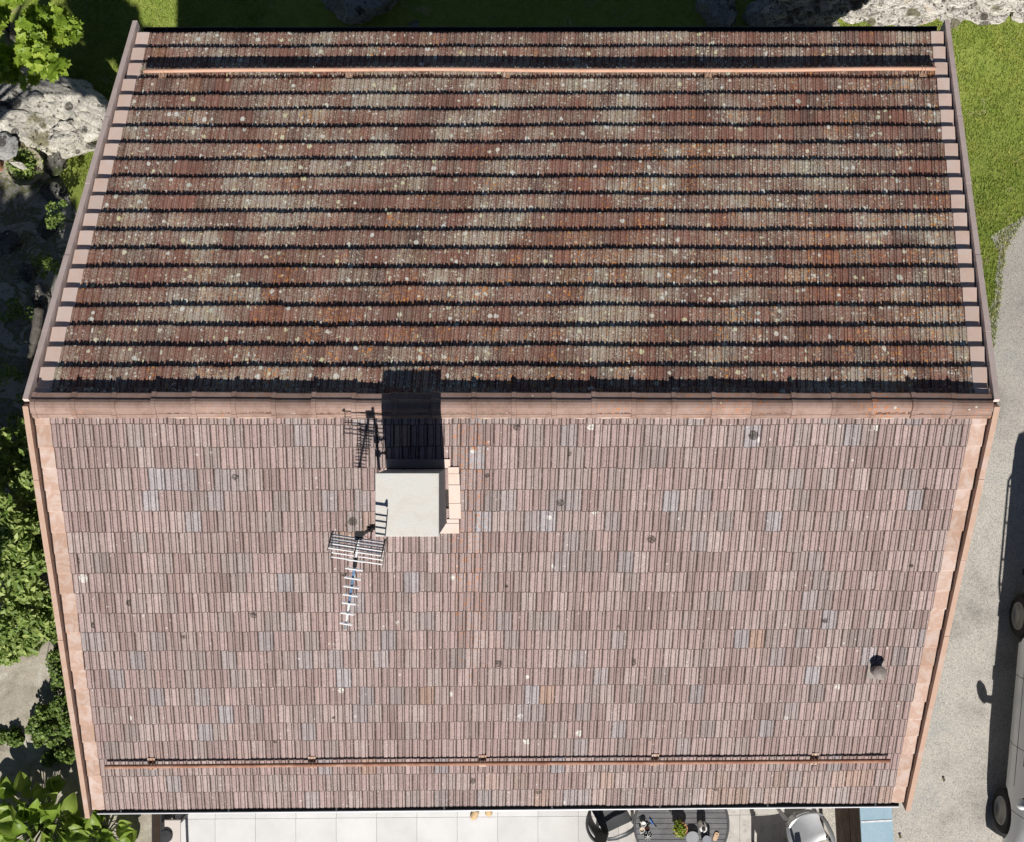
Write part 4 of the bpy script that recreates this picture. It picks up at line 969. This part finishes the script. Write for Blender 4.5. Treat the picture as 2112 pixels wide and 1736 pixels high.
vs = [p for r_ in ring for p in r_]; m = len(prof)
mb.add(vs, [(i * n + k, i * n + (k + 1) % n, ((i + 1) % m) * n + (k + 1) % n, ((i + 1) % m) * n + k) for i in range(m) for k in range(n)]); mb.build('rim', 'table_rim', tab)
mb = MB(); mb.lathe([(TR - 0.03, ZT - 0.026), (TR - 0.03, ZT - 0.008), (0.002, ZT - 0.008)], 48); mb.build('tabletop_frame', 'table_frame', tab)
pit = 0.0762; k = -9
for k in range(-9, 10):
    y0, y1 = k * pit + 0.004 + 0.012, (k + 1) * pit - 0.004 + 0.012
    ym = max(abs(y0), abs(y1)); R = TR - 0.031
    if ym >= R: continue
    mb = MB(); pts0 = []; seg = 5
    for z in (ZT - 0.007, ZT - 0.001):
        L_ = [(-math.sqrt(R * R - (y0 + (y1 - y0) * i / seg) ** 2), y0 + (y1 - y0) * i / seg, z) for i in range(seg + 1)]
        R_ = [(math.sqrt(R * R - (y0 + (y1 - y0) * i / seg) ** 2), y0 + (y1 - y0) * i / seg, z) for i in range(seg + 1)]
        pts0.append(R_ + L_[::-1])
    nn = len(pts0[0]); mb.add(pts0[0] + pts0[1], [tuple(range(nn - 1, -1, -1)), tuple(range(nn, 2 * nn))] + [(i, (i + 1) % nn, nn + (i + 1) % nn, nn + i) for i in range(nn)])
    mb.build('slat', 'slat', tab)
for a in (0.78, 2.36, 3.93, 5.5):
    mb = MB(); mb.tube([(0.42 * math.cos(a), 0.42 * math.sin(a), ZT - 0.03), (0.52 * math.cos(a), 0.52 * math.sin(a), 0.018)], 0.022, 8); mb.build('leg', 'table_rim', tab)

def T(u, v, z=ZT): return P(u, v, z)
def uz(px, py): return ((2360 + px / 3.52) / 1.93939, (3200 + py / 3.52) / 1.93939)     # survey grid of the table close-up
def cup(px, py, label, fill, r=0.040, h=0.075, rz=0.0, saucer=False, mat='china'):
    u, v = uz(px, py); p = P(u, v, ZT + h); root = empty('cup', (p.x, p.y, ZT + 0.001), rz); tag(root, label, 'cup', 'cups on the garden table')
    mb = MB(); mb.lathe([(r * .6, 0), (r * .8, h * .15), (r * .98, h), (r * .90, h), (r * .72, h * .2), (.002, h * .18)], 24); mb.build('body', mat, root, True)
    mb = MB(); mb.lathe([(r * .86, h * .70), (r * .86, h * .72), (.002, h * .72)], 20); mb.build('drink', fill, root)
    mb = MB(); mb.tube([(r * .9, 0, h * .85), (r * 1.45, 0, h * .75), (r * 1.5, 0, h * .45), (r * .8, 0, h * .25)], 0.006, 6); mb.build('handle', mat, root)
cup(755, 335, 'white cup nearest the blue knife on the garden table', 'china', rz=2.7)
cup(735, 415, 'white cup with pale coffee foam on the garden table', 'foam', rz=4.4)
cup(805, 395, 'glass cup of dark coffee between the white cups', 'coffee', r=0.036, h=0.06, rz=0.3, mat='glass')
u, v = uz(815, 510); p = T(u, v); root = empty('glass_dish', (p.x, p.y, ZT + 0.001)); tag(root, 'clear glass dish in front of the coffee cups', 'dish')
mb = MB(); mb.lathe([(0.030, 0), (0.034, .006), (0.056, .035), (0.060, .036), (0.052, .030), (0.028, .010), (.002, .009)], 16); mb.build('bowl', 'glass', root)
for i in range(7):
    a = i * .9; mb = MB(); mb.tube([(.008 * math.cos(a), .008 * math.sin(a), .013), (.046 * math.cos(a), .046 * math.sin(a), .034)], 0.005, 5); mb.build('rib', 'china', root)
u, v = uz(865, 300); a = T(*uz(845, 262), ZT + .02); b = T(*uz(890, 335), ZT + .02); c = T(*uz(935, 390), ZT + .012)
root = empty('spoon', (a.x, a.y, ZT)); tag(root, 'blue handled spoon lying beside the cups', 'spoon'); O = Vector((a.x, a.y, ZT))
mb = MB(); mb.tube([a - O, b - O], [.011, .008], 8); mb.build('handle', 'blue_plastic', root)
mb = MB(); mb.tube([b - O, b.lerp(c, .5) - O, b.lerp(c, .8) - O, c - O], [.005, .006, .014, .008], 8); mb.build('bowl', 'steel', root)
u, v = uz(1275, 390); p = T(u, v, ZT + 0.10); root = pot('flower_pot', 'terracotta pot with a low green plant on the garden table', (p.x, p.y, ZT + 0.001), 0.098, 0.13, 'terracotta', 'pot_soil')
pts = np.stack([RNG.normal(-.022, .034, 420), RNG.normal(.004, .045, 420), RNG.uniform(.10, .19, 420)], 1); leaf_cloud('foliage', pts, RNG.uniform(0.022, 0.042, 420), ROUND, 'potplant', root)
u, v = uz(1600, 400); p = T(u, v, ZT + 0.20); root = empty('thermos_jug', (p.x, p.y, ZT + 0.001)); tag(root, 'white thermos jug with a black lid on the garden table', 'jug')
mb = MB(); mb.lathe([(.055, 0), (.062, .02), (.062, .14), (.052, .19), (.044, .20), (.002, .20)], 28); mb.build('body', 'china', root, True)
mb = MB(); mb.lathe([(.026, .195), (.026, .225), (.020, .235), (.002, .236)], 20); mb.build('lid', 'black', root)
mb = MB(); mb.tube([(0, .05, .18), (0, .085, .17), (0, .092, .10), (0, .06, .05)], .009, 8); mb.build('handle', 'black', root)
mb = MB(); mb.tube([(-.01, -.035, .19), (-.02, -.065, .205)], [.014, .008], 8); mb.build('spout', 'black', root)
u, v = uz(1440, 520); p = T(u, v, ZT + 0.06); root = empty('black_bowl', (p.x, p.y, ZT + 0.001)); tag(root, 'round black bowl between the plant and the thermos', 'bowl')
mb = MB(); mb.lathe([(.05, 0), (.075, .02), (.095, .075), (.090, .076), (.068, .024), (.002, .018)], 28); mb.build('bowl', 'black', root, True)
mb = MB(); mb.lathe([(.095, .073), (.098, .077), (.094, .080), (.090, .077)], 28); mb.build('rim', 'resin_silver', root)
u, v = uz(1640, 545); p = T(u, v, ZT + 0.09); root = empty('glass_jug', (p.x, p.y, ZT + 0.001)); tag(root, 'clear glass water jug in front of the thermos', 'jug')
mb = MB(); mb.lathe([(.060, 0), (.066, .02), (.066, .13), (.062, .13), (.060, .02), (.002, .012)], 28); mb.build('body', 'glass', root, True)
mb = MB(); mb.lathe([(.062, .128), (.068, .130), (.066, .136), (.061, .133)], 28); mb.build('rim', 'steel', root)
a = T(*uz(1770, 500)); root = empty('cutting_board', (a.x, a.y, ZT + 0.001), math.radians(-22)); tag(root, 'small beech cutting board with a thumb hole on the garden table', 'board')
mb = MB(); n = 24
out = []
for i in range(n):
    t_ = 2 * math.pi * i / n; c_, s_ = math.cos(t_), math.sin(t_); q_ = (abs(c_) ** 5 + abs(s_) ** 5) ** (-1 / 5); out.append((.031 * c_ * q_, .062 * s_ * q_))
hole = [(.011 * math.cos(2 * math.pi * i / n), .038 + .008 * math.sin(2 * math.pi * i / n)) for i in range(n)]
for z, flip in ((.018, False), (.004, True)):
    vs = [(x, y, z) for x, y in out] + [(x, y, z) for x, y in hole]
    mb.add(vs, [((i, (i + 1) % n, n + (i + 1) % n, n + i) if not flip else (n + i, n + (i + 1) % n, (i + 1) % n, i)) for i in range(n)])
mb.add([(x, y, .004) for x, y in out] + [(x, y, .018) for x, y in out], [(i, (i + 1) % n, n + (i + 1) % n, n + i) for i in range(n)]); mb.build('board', 'beige_wood', root)

# --- resin armchairs
def armchair(label, p, rz, mat, slot=True):
    root = empty('armchair', (p[0], p[1], 0.016), rz); tag(root, label, 'chair', 'resin armchairs around the garden table')
    # seat faces +y; a dished pan
    mb = MB(); rows_ = []
    for i in range(9):
        y = -0.22 + 0.46 * i / 8; rows_.append([((j - 4) / 4 * (0.235 + 0.02 * i / 8), y, 0.425 - 0.022 * math.cos((j - 4) / 4 * 1.5) - 0.02 * math.cos((i - 3) / 5) + 0.012 * (i == 8) * -1) for j in range(9)])
    mb.grid(rows_); mb.grid([[(x, y, z - 0.02) for x, y, z in r_][::-1] for r_ in rows_]); mb.build('seat', mat, root, True)
    # curved back, open slot near the top
    def bp(s_, t_, o=0.0):
        a = s_ * 1.05; R = 0.285 + o
        return (R * math.sin(a), -0.03 - R * math.cos(a) * 0.82 - 0.10 * t_, 0.40 + 0.43 * t_ - 0.05 * t_ * s_ * s_)
    mb = MB()
    for (s0, s1, t0, t1) in (((-1, 1, 0, .62), (-1, -.35, .62, .80), (.35, 1, .62, .80), (-1, 1, .80, 1.0)) if slot else ((-1, 1, 0, 1.0),)):
        ns = max(3, int((s1 - s0) * 9)); nt = 4
        for o, fl in ((0.0, False), (0.022, True)):
            g_ = [[bp(s0 + (s1 - s0) * i / ns, t0 + (t1 - t0) * j / nt, o) for i in range(ns + 1)] for j in range(nt + 1)]
            mb.grid([r_[::-1] for r_ in g_] if not fl else g_)
        for t_ in (t0, t1):
            mb.grid([[bp(s0 + (s1 - s0) * i / ns, t_, o) for i in range(ns + 1)] for o in (0, .022)])
        for s_ in (s0, s1):
            mb.grid([[bp(s_, t0 + (t1 - t0) * j / nt, o) for j in range(nt + 1)] for o in (0, .022)])
    mb.build('backrest', mat, root, True)
    for sd in (-1, 1):
        mb = MB(); rows_ = []
        for (x, y, z, w_) in ((.255, -.20, .60, .05), (.285, -.08, .645, .055), (.30, .08, .655, .06), (.295, .20, .645, .058), (.280, .25, .60, .05), (.272, .255, .48, .04), (.268, .25, .42, .035)):
            rows_.append([(sd * (x - w_ / 2), y, z), (sd * (x + w_ / 2), y, z), (sd * (x + w_ / 2), y - .004, z - .022), (sd * (x - w_ / 2), y - .004, z - .022), (sd * (x - w_ / 2), y, z)])
        mb.grid(rows_ if sd > 0 else [r_[::-1] for r_ in rows_]); mb.build('armrest', mat, root, True)
        for (x, y, x2, y2) in ((.262, .24, .285, .27), (.21, -.20, .255, -.31)):
            mb = MB(); top = [(sd * x - .03, y - .022, .44), (sd * x + .03, y - .022, .44), (sd * x + .03, y + .022, .44), (sd * x - .03, y + .022, .44)]
            bot = [(sd * x2 - .02, y2 - .018, 0), (sd * x2 + .02, y2 - .018, 0), (sd * x2 + .02, y2 + .018, 0), (sd * x2 - .02, y2 + .018, 0)]
            mb.hexa(bot + top); mb.build('leg', mat, root)
p = P(1262, 1690, 0.55); armchair('dark grey resin armchair left of the round table', (p.x - .02, p.y + .06), math.radians(-62), 'resin_dark')
p = P(1668, 1712, 0.6); armchair('silver grey resin armchair right of the table, lit by the sun', (p.x, p.y - .04), math.radians(200), 'resin_silver')
p = P(1612, 1778, 0.5); armchair('dark resin armchair mostly below the bottom frame edge', (p.x, p.y - .10), math.radians(8), 'resin_dark')

# --- clogs
MAT['clog'] = M_mottle('tan_suede', [(0.3, (0.56, 0.40, 0.22)), (0.5, (0.66, 0.48, 0.28)), (0.7, (0.52, 0.36, 0.19))], 30.0, 0.9, 120.0, 0.3, 0.3)
MAT['insole'] = M_simple('dark_insole', (0.03, 0.025, 0.025), 0.9)
def clog(label, u, v, rz):
    p = P(u, v, 0.03); root = empty('clog', (p.x, p.y, 0.025), rz); tag(root, label, 'shoe', 'pair of tan clogs on the terrace')
    def w_(t): return (0.040 + 0.012 * math.sin(t * 2.6)) * (1 if t < .8 else math.sqrt(max(0.02, 1 - ((t - .8) / .21) ** 2))) * (1 if t > .1 else math.sqrt(max(.05, 1 - ((.1 - t) / .11) ** 2)))
    mb = MB(); a_ = [(w_(t) * 1.06, -.13 + .26 * t) for t in np.linspace(0, 1, 20)]
    out = [(x, y) for x, y in a_] + [(-x, y) for x, y in a_[::-1]]; n = len(out)
    mb.add([(x, y, 0) for x, y in out] + [(x, y, .022) for x, y in out], [tuple(range(n - 1, -1, -1)), tuple(range(n, 2 * n))] + [(i, (i + 1) % n, n + (i + 1) % n, n + i) for i in range(n)]); mb.build('sole', 'insole', root)
    mb = MB(); rows_ = []
    for t in np.linspace(.42, 1.0, 12):
        hh = 0.062 * math.sqrt(max(0.0, 1 - ((t - .42) / .60) ** 2)) + .004
        rows_.append([(w_(t) * math.cos(b_), -.13 + .26 * t, .022 + hh * math.sin(b_)) for b_ in np.linspace(0, math.pi, 11)])
    mb.grid(rows_); mb.build('upper', 'clog', root, True)
    mb = MB(); rows_ = []
    for t in np.linspace(.0, .45, 9):
        for_ = []
        rows_.append([(w_(t) * s_, -.13 + .26 * t, .022 + .020 * q_) for s_, q_ in ((1.03, 0), (1.03, 1), (.92, 1), (.88, 0))])
    mb.grid(rows_); mb.grid([[(-x, y, z) for x, y, z in r_][::-1] for r_ in rows_]); mb.build('heel_rim', 'clog', root, True)
clog('left tan clog of the pair below the gutter, turned outward', 981, 1672, math.radians(158))
clog('right tan clog of the pair, mostly hidden by the gutter', 1007, 1664, math.radians(186))

# --- bench corner at the west end of the terrace
MAT['beige_panel'] = M_simple('beige_board', (0.66, 0.60, 0.55), 0.7, 0.25, 0.0, 0.06, 3.0, 60.0, 0.03)
c = P(352, 1712, 0.45); root = empty('bench', (c.x, c.y, 0.016)); tag(root, 'beige board bench at the west end of the terrace', 'bench')
mb = MB(); mb.bbox(-.085, .145, -.42, .16, .42, .45, .004); mb.build('seat', 'beige_panel', root)
for x in (-.07, .125):
    for y in (-.38, .12):
        mb = MB(); mb.box(x - .02, x + .02, y - .02, y + .02, 0, .42); mb.build('leg', 'table_rim', root)
c2 = P(323, 1705, 0.5); root = empty('planter_box', (c2.x, c2.y, 0.006)); tag(root, 'narrow black planter box beside the beige bench', 'planter')
mb = MB(); mb.box(-.07, .07, -.6, .26, 0, .50); mb.build('body', 'black', root)
mb = MB(); mb.box(-.055, .055, -.58, .24, .494, .506); mb.build('soil', 'pot_soil', root)
c3 = P(343, 1722, 0.47); mb = MB(); mb.lathe([(.085, 0), (.095, .006), (.095, .03), (.088, .034), (.002, .036)], 28); o = mb.build('round_tray', 'black', None); o.location = (c3.x, c3.y, 0.468); tag(o, 'round black tray on the beige bench', 'tray')

# --- bin shelter with a pale blue roof
MAT['blue_paint'] = M_mottle('pale_blue_paint', [(0.3, (0.27, 0.41, 0.49)), (0.5, (0.31, 0.45, 0.53)), (0.7, (0.34, 0.48, 0.56))], 4.0, 0.55, 30.0, 0.15, 0.05, 0.35)
MAT['white_paint'] = M_simple('white_seam', (0.80, 0.82, 0.82), 0.6)
MAT['brown_plank'] = M_mottle('dark_plank', [(0.3, (0.05, 0.032, 0.024)), (0.5, (0.11, 0.07, 0.052)), (0.7, (0.16, 0.115, 0.09))], 7.0, 0.85, 60.0, 0.4, 0.4)
HS = 1.38; a = P(1781, 1690, HS); b = P(1847, 1690, HS)
root = empty('bin_shelter', ((a.x + b.x) / 2, -6.2, 0.0), math.radians(3.2)); tag(root, 'brown plank bin shelter with a pale blue roof at the terrace corner', 'shelter')
hw = (b.x - a.x) / 2; r0 = -6.2 - 0.0
mb = MB(); mb.box(-hw, hw, -0.9, 1.35, HS - .03, HS); rf = mb.build('roof', 'blue_paint', root)
mb = MB(); mb.box(-hw + .004, hw - .004, P(0, 1692, HS).y + 6.2 - .012, P(0, 1692, HS).y + 6.2 + .012, HS + .001, HS + .006); mb.build('roof_seam', 'white_paint', rf)
for i in range(9):
    mb = MB(); z0 = .02 + i * .148; d = random.uniform(-.004, .004); mb.bbox(-hw + .02 + d, -hw + .045 + d, -0.85, 1.32, z0, z0 + .142, .003); mb.build('plank', 'brown_plank', root)
    mb = MB(); mb.bbox(hw - .045 + d, hw - .02 + d, -0.85, 1.32, z0, z0 + .142, .003); mb.build('plank', 'brown_plank', root)
for y in (-.86, 1.30):
    mb = MB(); mb.box(-hw + .045, hw - .045, y, y + .03, .02, HS - .03); mb.build('end_panel', 'brown_plank', root)

# ------------------------------------------------------------------ white van on the road
MAT['van_paint'] = M_simple('white_van_paint', (0.84, 0.86, 0.86), 0.3, 0.5, 0.0, 0.03, 3.0, 60.0, 0.0)
MAT['van_glass'] = M_simple('tinted_glass', (0.02, 0.024, 0.028), 0.06, 0.6, 0.0, 0.05, 3.0, 60.0, 0.0)
MAT['tyre'] = M_simple('tyre_rubber', (0.02, 0.02, 0.021), 0.8, 0.3)
MAT['rim'] = M_simple('steel_rim', (0.34, 0.33, 0.31), 0.45, 0.5, 0.3, 0.12, 9.0)
MAT['trim'] = M_simple('black_bumper', (0.03, 0.031, 0.033), 0.6)
MAT['headlamp'] = M_simple('headlamp', (0.55, 0.58, 0.62), 0.08, 0.6, 0.2, 0.05)
MAT['seamline'] = M_simple('panel_gap', (0.015, 0.015, 0.016), 0.8)
def van():
    fw, rw = P(2066, 1670, 0.31), P(2102, 1269, 0.31)
    d = (fw - rw); wb = Vector((d.x, d.y, 0)).length; fwd = Vector((d.x, d.y, 0)).normalized(); left = Vector((-fwd.y, fwd.x, 0))    # left of the driver
    HWD = 0.93
    side = -left if (-left).x < 0 else left                     # towards the house
    mid = (fw + rw) / 2 - side * (HWD - 0.035)
    ang = math.atan2(fwd.y, fwd.x)
    root = empty('van', (mid.x, mid.y, 0.008), ang); tag(root, 'white van parked on the gravel road east of the house', 'van')
    xr, xf = -wb / 2 - 0.80, wb / 2 + 0.86
    st = [(-1.0, .90), (-.985, 1.0), (-.80, 1.0), (-.4, 1.0), (0, 1.0), (.28, 1.0), (.46, 1.0), (.60, 1.0), (.72, .99), (.83, .975), (.92, .95), (.975, .88), (1.0, .80)]
    tops = [1.70, 1.86, 1.93, 1.95, 1.95, 1.93, 1.78, 1.50, 1.18, 1.06, .96, .84, .72]
    rows_ = []; secs = []
    for (t, wk), tp in zip(st, tops):
        x = (xr + xf) / 2 + t * (xf - xr) / 2
        belt = min(1.08, tp - .06); low = 0.24 if abs(t) < .97 else .34
        half = [(.84 * HWD * wk, low), (.95 * HWD * wk, low + .10), (HWD * wk, .55), (HWD * wk, min(.80, belt - .1)), (.975 * HWD * wk, belt)]
        k = (tp - belt)
        half += [(.945 * HWD * wk, belt + k * .25), (.88 * HWD * wk, belt + k * .68), (.80 * HWD * wk, belt + k * .90), (.62 * HWD * wk, tp - .012), (.3 * HWD * wk, tp)]
        sec = [(x, y, z) for y, z in half] + [(x, -y, z) for y, z in half[::-1]]
        secs.append(sec)
    mb = MB(); mb.grid([s_ + [s_[0]] for s_ in secs]); n = len(secs[0])
    mb.add(secs[0], [tuple(range(n))]); mb.add(secs[-1], [tuple(range(n - 1, -1, -1))])
    me = mb.mesh('body', 'van_paint')
    bm = bmesh.new(); bm.from_mesh(me); bmesh.ops.remove_doubles(bm, verts=bm.verts, dist=1e-5); bmesh.ops.recalc_face_normals(bm, faces=bm.faces); bm.to_mesh(me); bm.free()
    body = link('body', me, root)
    # wheel arches cut out of the body
    cut = MB()
    for x in (-wb / 2, wb / 2):
        for s_ in (-1, 1):
            c = []
            for y in (HWD * .62, HWD * 1.2):
                c.append([(x + .385 * math.cos(2 * math.pi * i / 32), s_ * y, .31 + .385 * math.sin(2 * math.pi * i / 32)) for i in range(32)])
            cut.add(c[0] + c[1], [tuple(range(32)), tuple(range(63, 31, -1))] + [(i, 32 + i, 32 + (i + 1) % 32, (i + 1) % 32) for i in range(32)])
    cme = cut.mesh('cut', 'trim'); bm = bmesh.new(); bm.from_mesh(cme); bmesh.ops.recalc_face_normals(bm, faces=bm.faces); bm.to_mesh(cme); bm.free()
    co = link('cut', cme, root)
    md = body.modifiers.new('arch', 'BOOLEAN'); md.object = co; md.operation = 'DIFFERENCE'; md.solver = 'EXACT'
    bpy.context.view_layer.update(); dg = bpy.context.evaluated_depsgraph_get()
    nm = bpy.data.meshes.new_from_object(body.evaluated_get(dg)); body.modifiers.clear(); body.data = nm
    bpy.data.objects.remove(co); shade_auto(body.data, 40)
    for x, y in ((-wb / 2, 1), (-wb / 2, -1), (wb / 2, 1), (wb / 2, -1)):
        wh = empty('wheel', (x, y * (HWD - .115), .31), 0, root); wh.rotation_euler = (-math.pi / 2 * y, 0, 0)
        mb = MB(); mb.lathe([(.20, -.10), (.29, -.10), (.318, -.075), (.322, 0), (.318, .075), (.29, .098), (.205, .10), (.20, .09)], 40); mb.build('tyre', 'tyre', wh, True)
        mb = MB(); mb.lathe([(.206, .094), (.200, .106), (.188, .104), (.178, .070), (.150, .058), (.120, .072), (.112, .086), (.100, .070), (.060, .066), (.002, .064)], 40); mb.build('rim', 'rim', wh, True)
        mb = MB(); mb.lathe([(.104, .072), (.098, .080), (.03, .090), (.002, .090)], 28); mb.build('hub_cap', 'trim', wh, True)
        for i in range(16):
            a = 2 * math.pi * i / 16; mb = MB(); mb.lathe([(.016, .0), (.016, .004), (.002, .0045)], 10, (.150 * math.cos(a), .150 * math.sin(a), .060)); mb.build('vent_hole', 'seamline', wh)
    def surf(x, y_sign, f0, f1, off, nseg=6):
        """points on the body side at station x between profile indices f0..f1"""
        t = (x - (xr + xf) / 2) / ((xf - xr) / 2)
        for i in range(len(st) - 1):
            if st[i][0] <= t <= st[i + 1][0]: break
        k = (t - st[i][0]) / (st[i + 1][0] - st[i][0]); out = []
        A, B = secs[i], secs[i + 1]
        for j in range(nseg + 1):
            f = f0 + (f1 - f0) * j / nseg; a = int(min(f, 8.999)); q = f - a
            pa = Vector(A[a]).lerp(Vector(A[a + 1]), q); pb = Vector(B[a]).lerp(Vector(B[a + 1]), q); p = pa.lerp(pb, k)
            out.append(Vector((x, y_sign * (p.y + off), p.z + off * .25)))
        return out
    for s_ in (-1, 1):
        for (x0, x1, nm_) in ((xr + .25, -.62, 'window'), (-.56, .36, 'window'), (.42, 1.16, 'window')):
            mb = MB(); g_ = [surf(x0 + (x1 - x0) * i / 8, s_, 4.35, 6.85, .006) for i in range(9)]
            mb.grid(g_ if s_ < 0 else [r_[::-1] for r_ in g_]); mb.build(nm_, 'van_glass', root, True)
        for x in (-.59, .39, 1.30):
            mb = MB(); a_ = surf(x - .004, s_, 0.6, 6.9, .003, 14); b_ = surf(x + .004, s_, .6, 6.9, .003, 14); mb.grid([a_, b_] if s_ < 0 else [b_, a_]); mb.build('door_seam', 'seamline', root)
        for z0, x0, x1 in ((2.55, -.95, .95),):
            mb = MB(); g_ = [surf(x0 + (x1 - x0) * i / 10, s_, z0, z0 + .05, .0025, 1) for i in range(11)]; mb.grid(g_ if s_ < 0 else [r_[::-1] for r_ in g_]); mb.build('body_crease', 'trim', root)
        for x in (-.45, .50):
            mb = MB(); q_ = surf(x, s_, 3.6, 3.6, .012, 1)[0]; mb.bbox(x - .09, x + .09, q_.y - .018, q_.y + .018, q_.z - .02, q_.z + .02, .006); mb.build('door_handle', 'trim', root)
        m_ = surf(1.02, s_, 4.2, 4.2, 0, 1)[0]
        mb = MB(); mb.tube([m_ + Vector((0, -s_ * .03, -.04)), m_ + Vector((.02, s_ * .11, -.01))], [.05, .035], 8); mr = mb.build('mirror', 'trim', root)
        mb = MB(); cx, cy, cz = m_ + Vector((.03, s_ * .145, .09)); rr = []
        for i in range(7):
            ph = math.pi * i / 6 - math.pi / 2; rr.append([(cx + .07 * math.cos(ph) * math.cos(a) , cy + .075 * math.cos(ph) * math.sin(a) + s_ * .035 * math.sin(ph), cz + .150 * math.sin(ph)) for a in np.linspace(0, 2 * math.pi, 13)])
        mb.grid(rr); mb.build('mirror_shell', 'van_paint', mr, True)
        # headlamp and rear lamp
        mb = MB(); g_ = [surf(xf - .42 + .26 * i / 6, s_, 2.9, 4.0, .008, 4) for i in range(7)]; mb.grid(g_ if s_ < 0 else [r_[::-1] for r_ in g_]); mb.build('headlight', 'headlamp', root, True)
        mb = MB(); mb.grid([surf(xr + .03 + .05 * i, s_, 3.2, 5.6, .008, 4) for i in range(2)]); mb.build('tail_light', M_simple('tail_lamp', (0.35, 0.02, 0.02), 0.2), root)
        # roof rail standing off the roof edge
        mb = MB(); yy = s_ * .86 * HWD
        mb.tube([(-1.45, yy, 1.93), (-1.30, yy + s_ * .03, 1.99), (0.25, yy + s_ * .03, 2.00), (0.42, yy, 1.92)], .018, 8)
        for x in (-1.25, -.70, -.15, .22): mb.tube([(x, yy - s_ * .10, 1.90), (x, yy + s_ * .03, 1.985)], .014, 6)
        mb.build('roof_rail', 'trim', root)
    # windscreen, bumpers
    mb = MB(); g_ = []
    for t in np.linspace(.33, .69, 7):
        x = (xr + xf) / 2 + t * (xf - xr) / 2; tp = np.interp(t, [a for a, _ in st], tops); g_.append([(x, yy, tp + .006 - .05 * (abs(yy) / .6) ** 3) for yy in np.linspace(-.60, .60, 9)])
    mb.grid(g_); mb.build('windscreen', 'van_glass', root, True)
    mb = MB(); pr_ = []
    for i in range(13):
        f = -1 + 2 * i / 12; x = xf + .05 - .22 * abs(f) ** 3; pr_.append([(x - .10, f * .90, .30), (x, f * .92, .32), (x + .015, f * .93, .46), (x - .02, f * .92, .58), (x - .14, f * .90, .60)])
    mb.grid(pr_); mb.build('front_bumper', 'trim', root, True)
    mb = MB(); pr_ = []
    for i in range(13):
        f = -1 + 2 * i / 12; x = xr - .05 + .14 * abs(f) ** 4; pr_.append([(x + .14, f * .90, .60), (x + .01, f * .92, .58), (x, f * .93, .44), (x + .02, f * .92, .32), (x + .12, f * .90, .30)])
    mb.grid(pr_); mb.build('rear_bumper', 'trim', root, True)
    # steel carrier frame on the tow bar
    mb = MB(); sy = -1 if root.matrix_world.to_3x3() is None else 1
    for z in (.46, .78):
        mb.tube([(xr - .06, -.80, z), (xr - .34, -.82, z), (xr - .34, .82, z), (xr - .06, .80, z)], .016, 8)
    for y in (-.82, -.3, .3, .82): mb.tube([(xr - .34, y, .44), (xr - .34, y, .80)], .014, 8)
    mb.build('carrier_frame', 'steel', root)
    mb = MB(); mb.bbox(-1.5, -.2, -.55, .55, 1.96, 1.985, .006); mb.build('roof_hatch', 'trim', root)
van()
# small litter on the road: dry leaves and twigs
MAT['dry_leaf'] = M_simple('dry_leaf', (0.20, 0.17, 0.08), 0.8)
for i, (u, v, lab) in enumerate(((1946, 1606, 'small dry leaf on the gravel road near the bargeboard'), (1856, 1723, 'dry leaf on the gravel beside the blue shelter roof'), (1964, 1132, 'short dark twig on the gravel between the roof and the van'), (1990, 640, 'leafy weed at the edge of the lawn and the gravel road'))):
    p = G(u, v, 0.02); 
    if i < 2:
        o = MB().add([(x * .05, y * .07, .02 * abs(x) * 3) for x, y in ROUND] + [(0, 0, 0)], [(j, (j + 1) % len(ROUND), len(ROUND)) for j in range(len(ROUND))]).build('leaf', 'dry_leaf'); o.location = p; tag(o, lab, 'leaf')
    elif i == 2:
        o = MB().tube([(-.07, -.02, 0), (0, .0, .012), (.07, .03, 0)], [.006, .008, .003], 5).build('twig', 'bark'); o.location = p; tag(o, lab, 'twig')
    else:
        root = empty('weed', p); tag(root, lab, 'plant')
        for j in range(11):
            a = j * 2.4; o = MB().grid([[(-.018 * w_, y, .06 * math.sin(y * 14)), (.018 * w_, y, .06 * math.sin(y * 14))] for y, w_ in ((0, .3), (.05, 1), (.11, 1), (.17, .1))]).build('leaf', 'ivyleaf', root); o.rotation_euler = (random.gauss(.15, .2), 0, a)
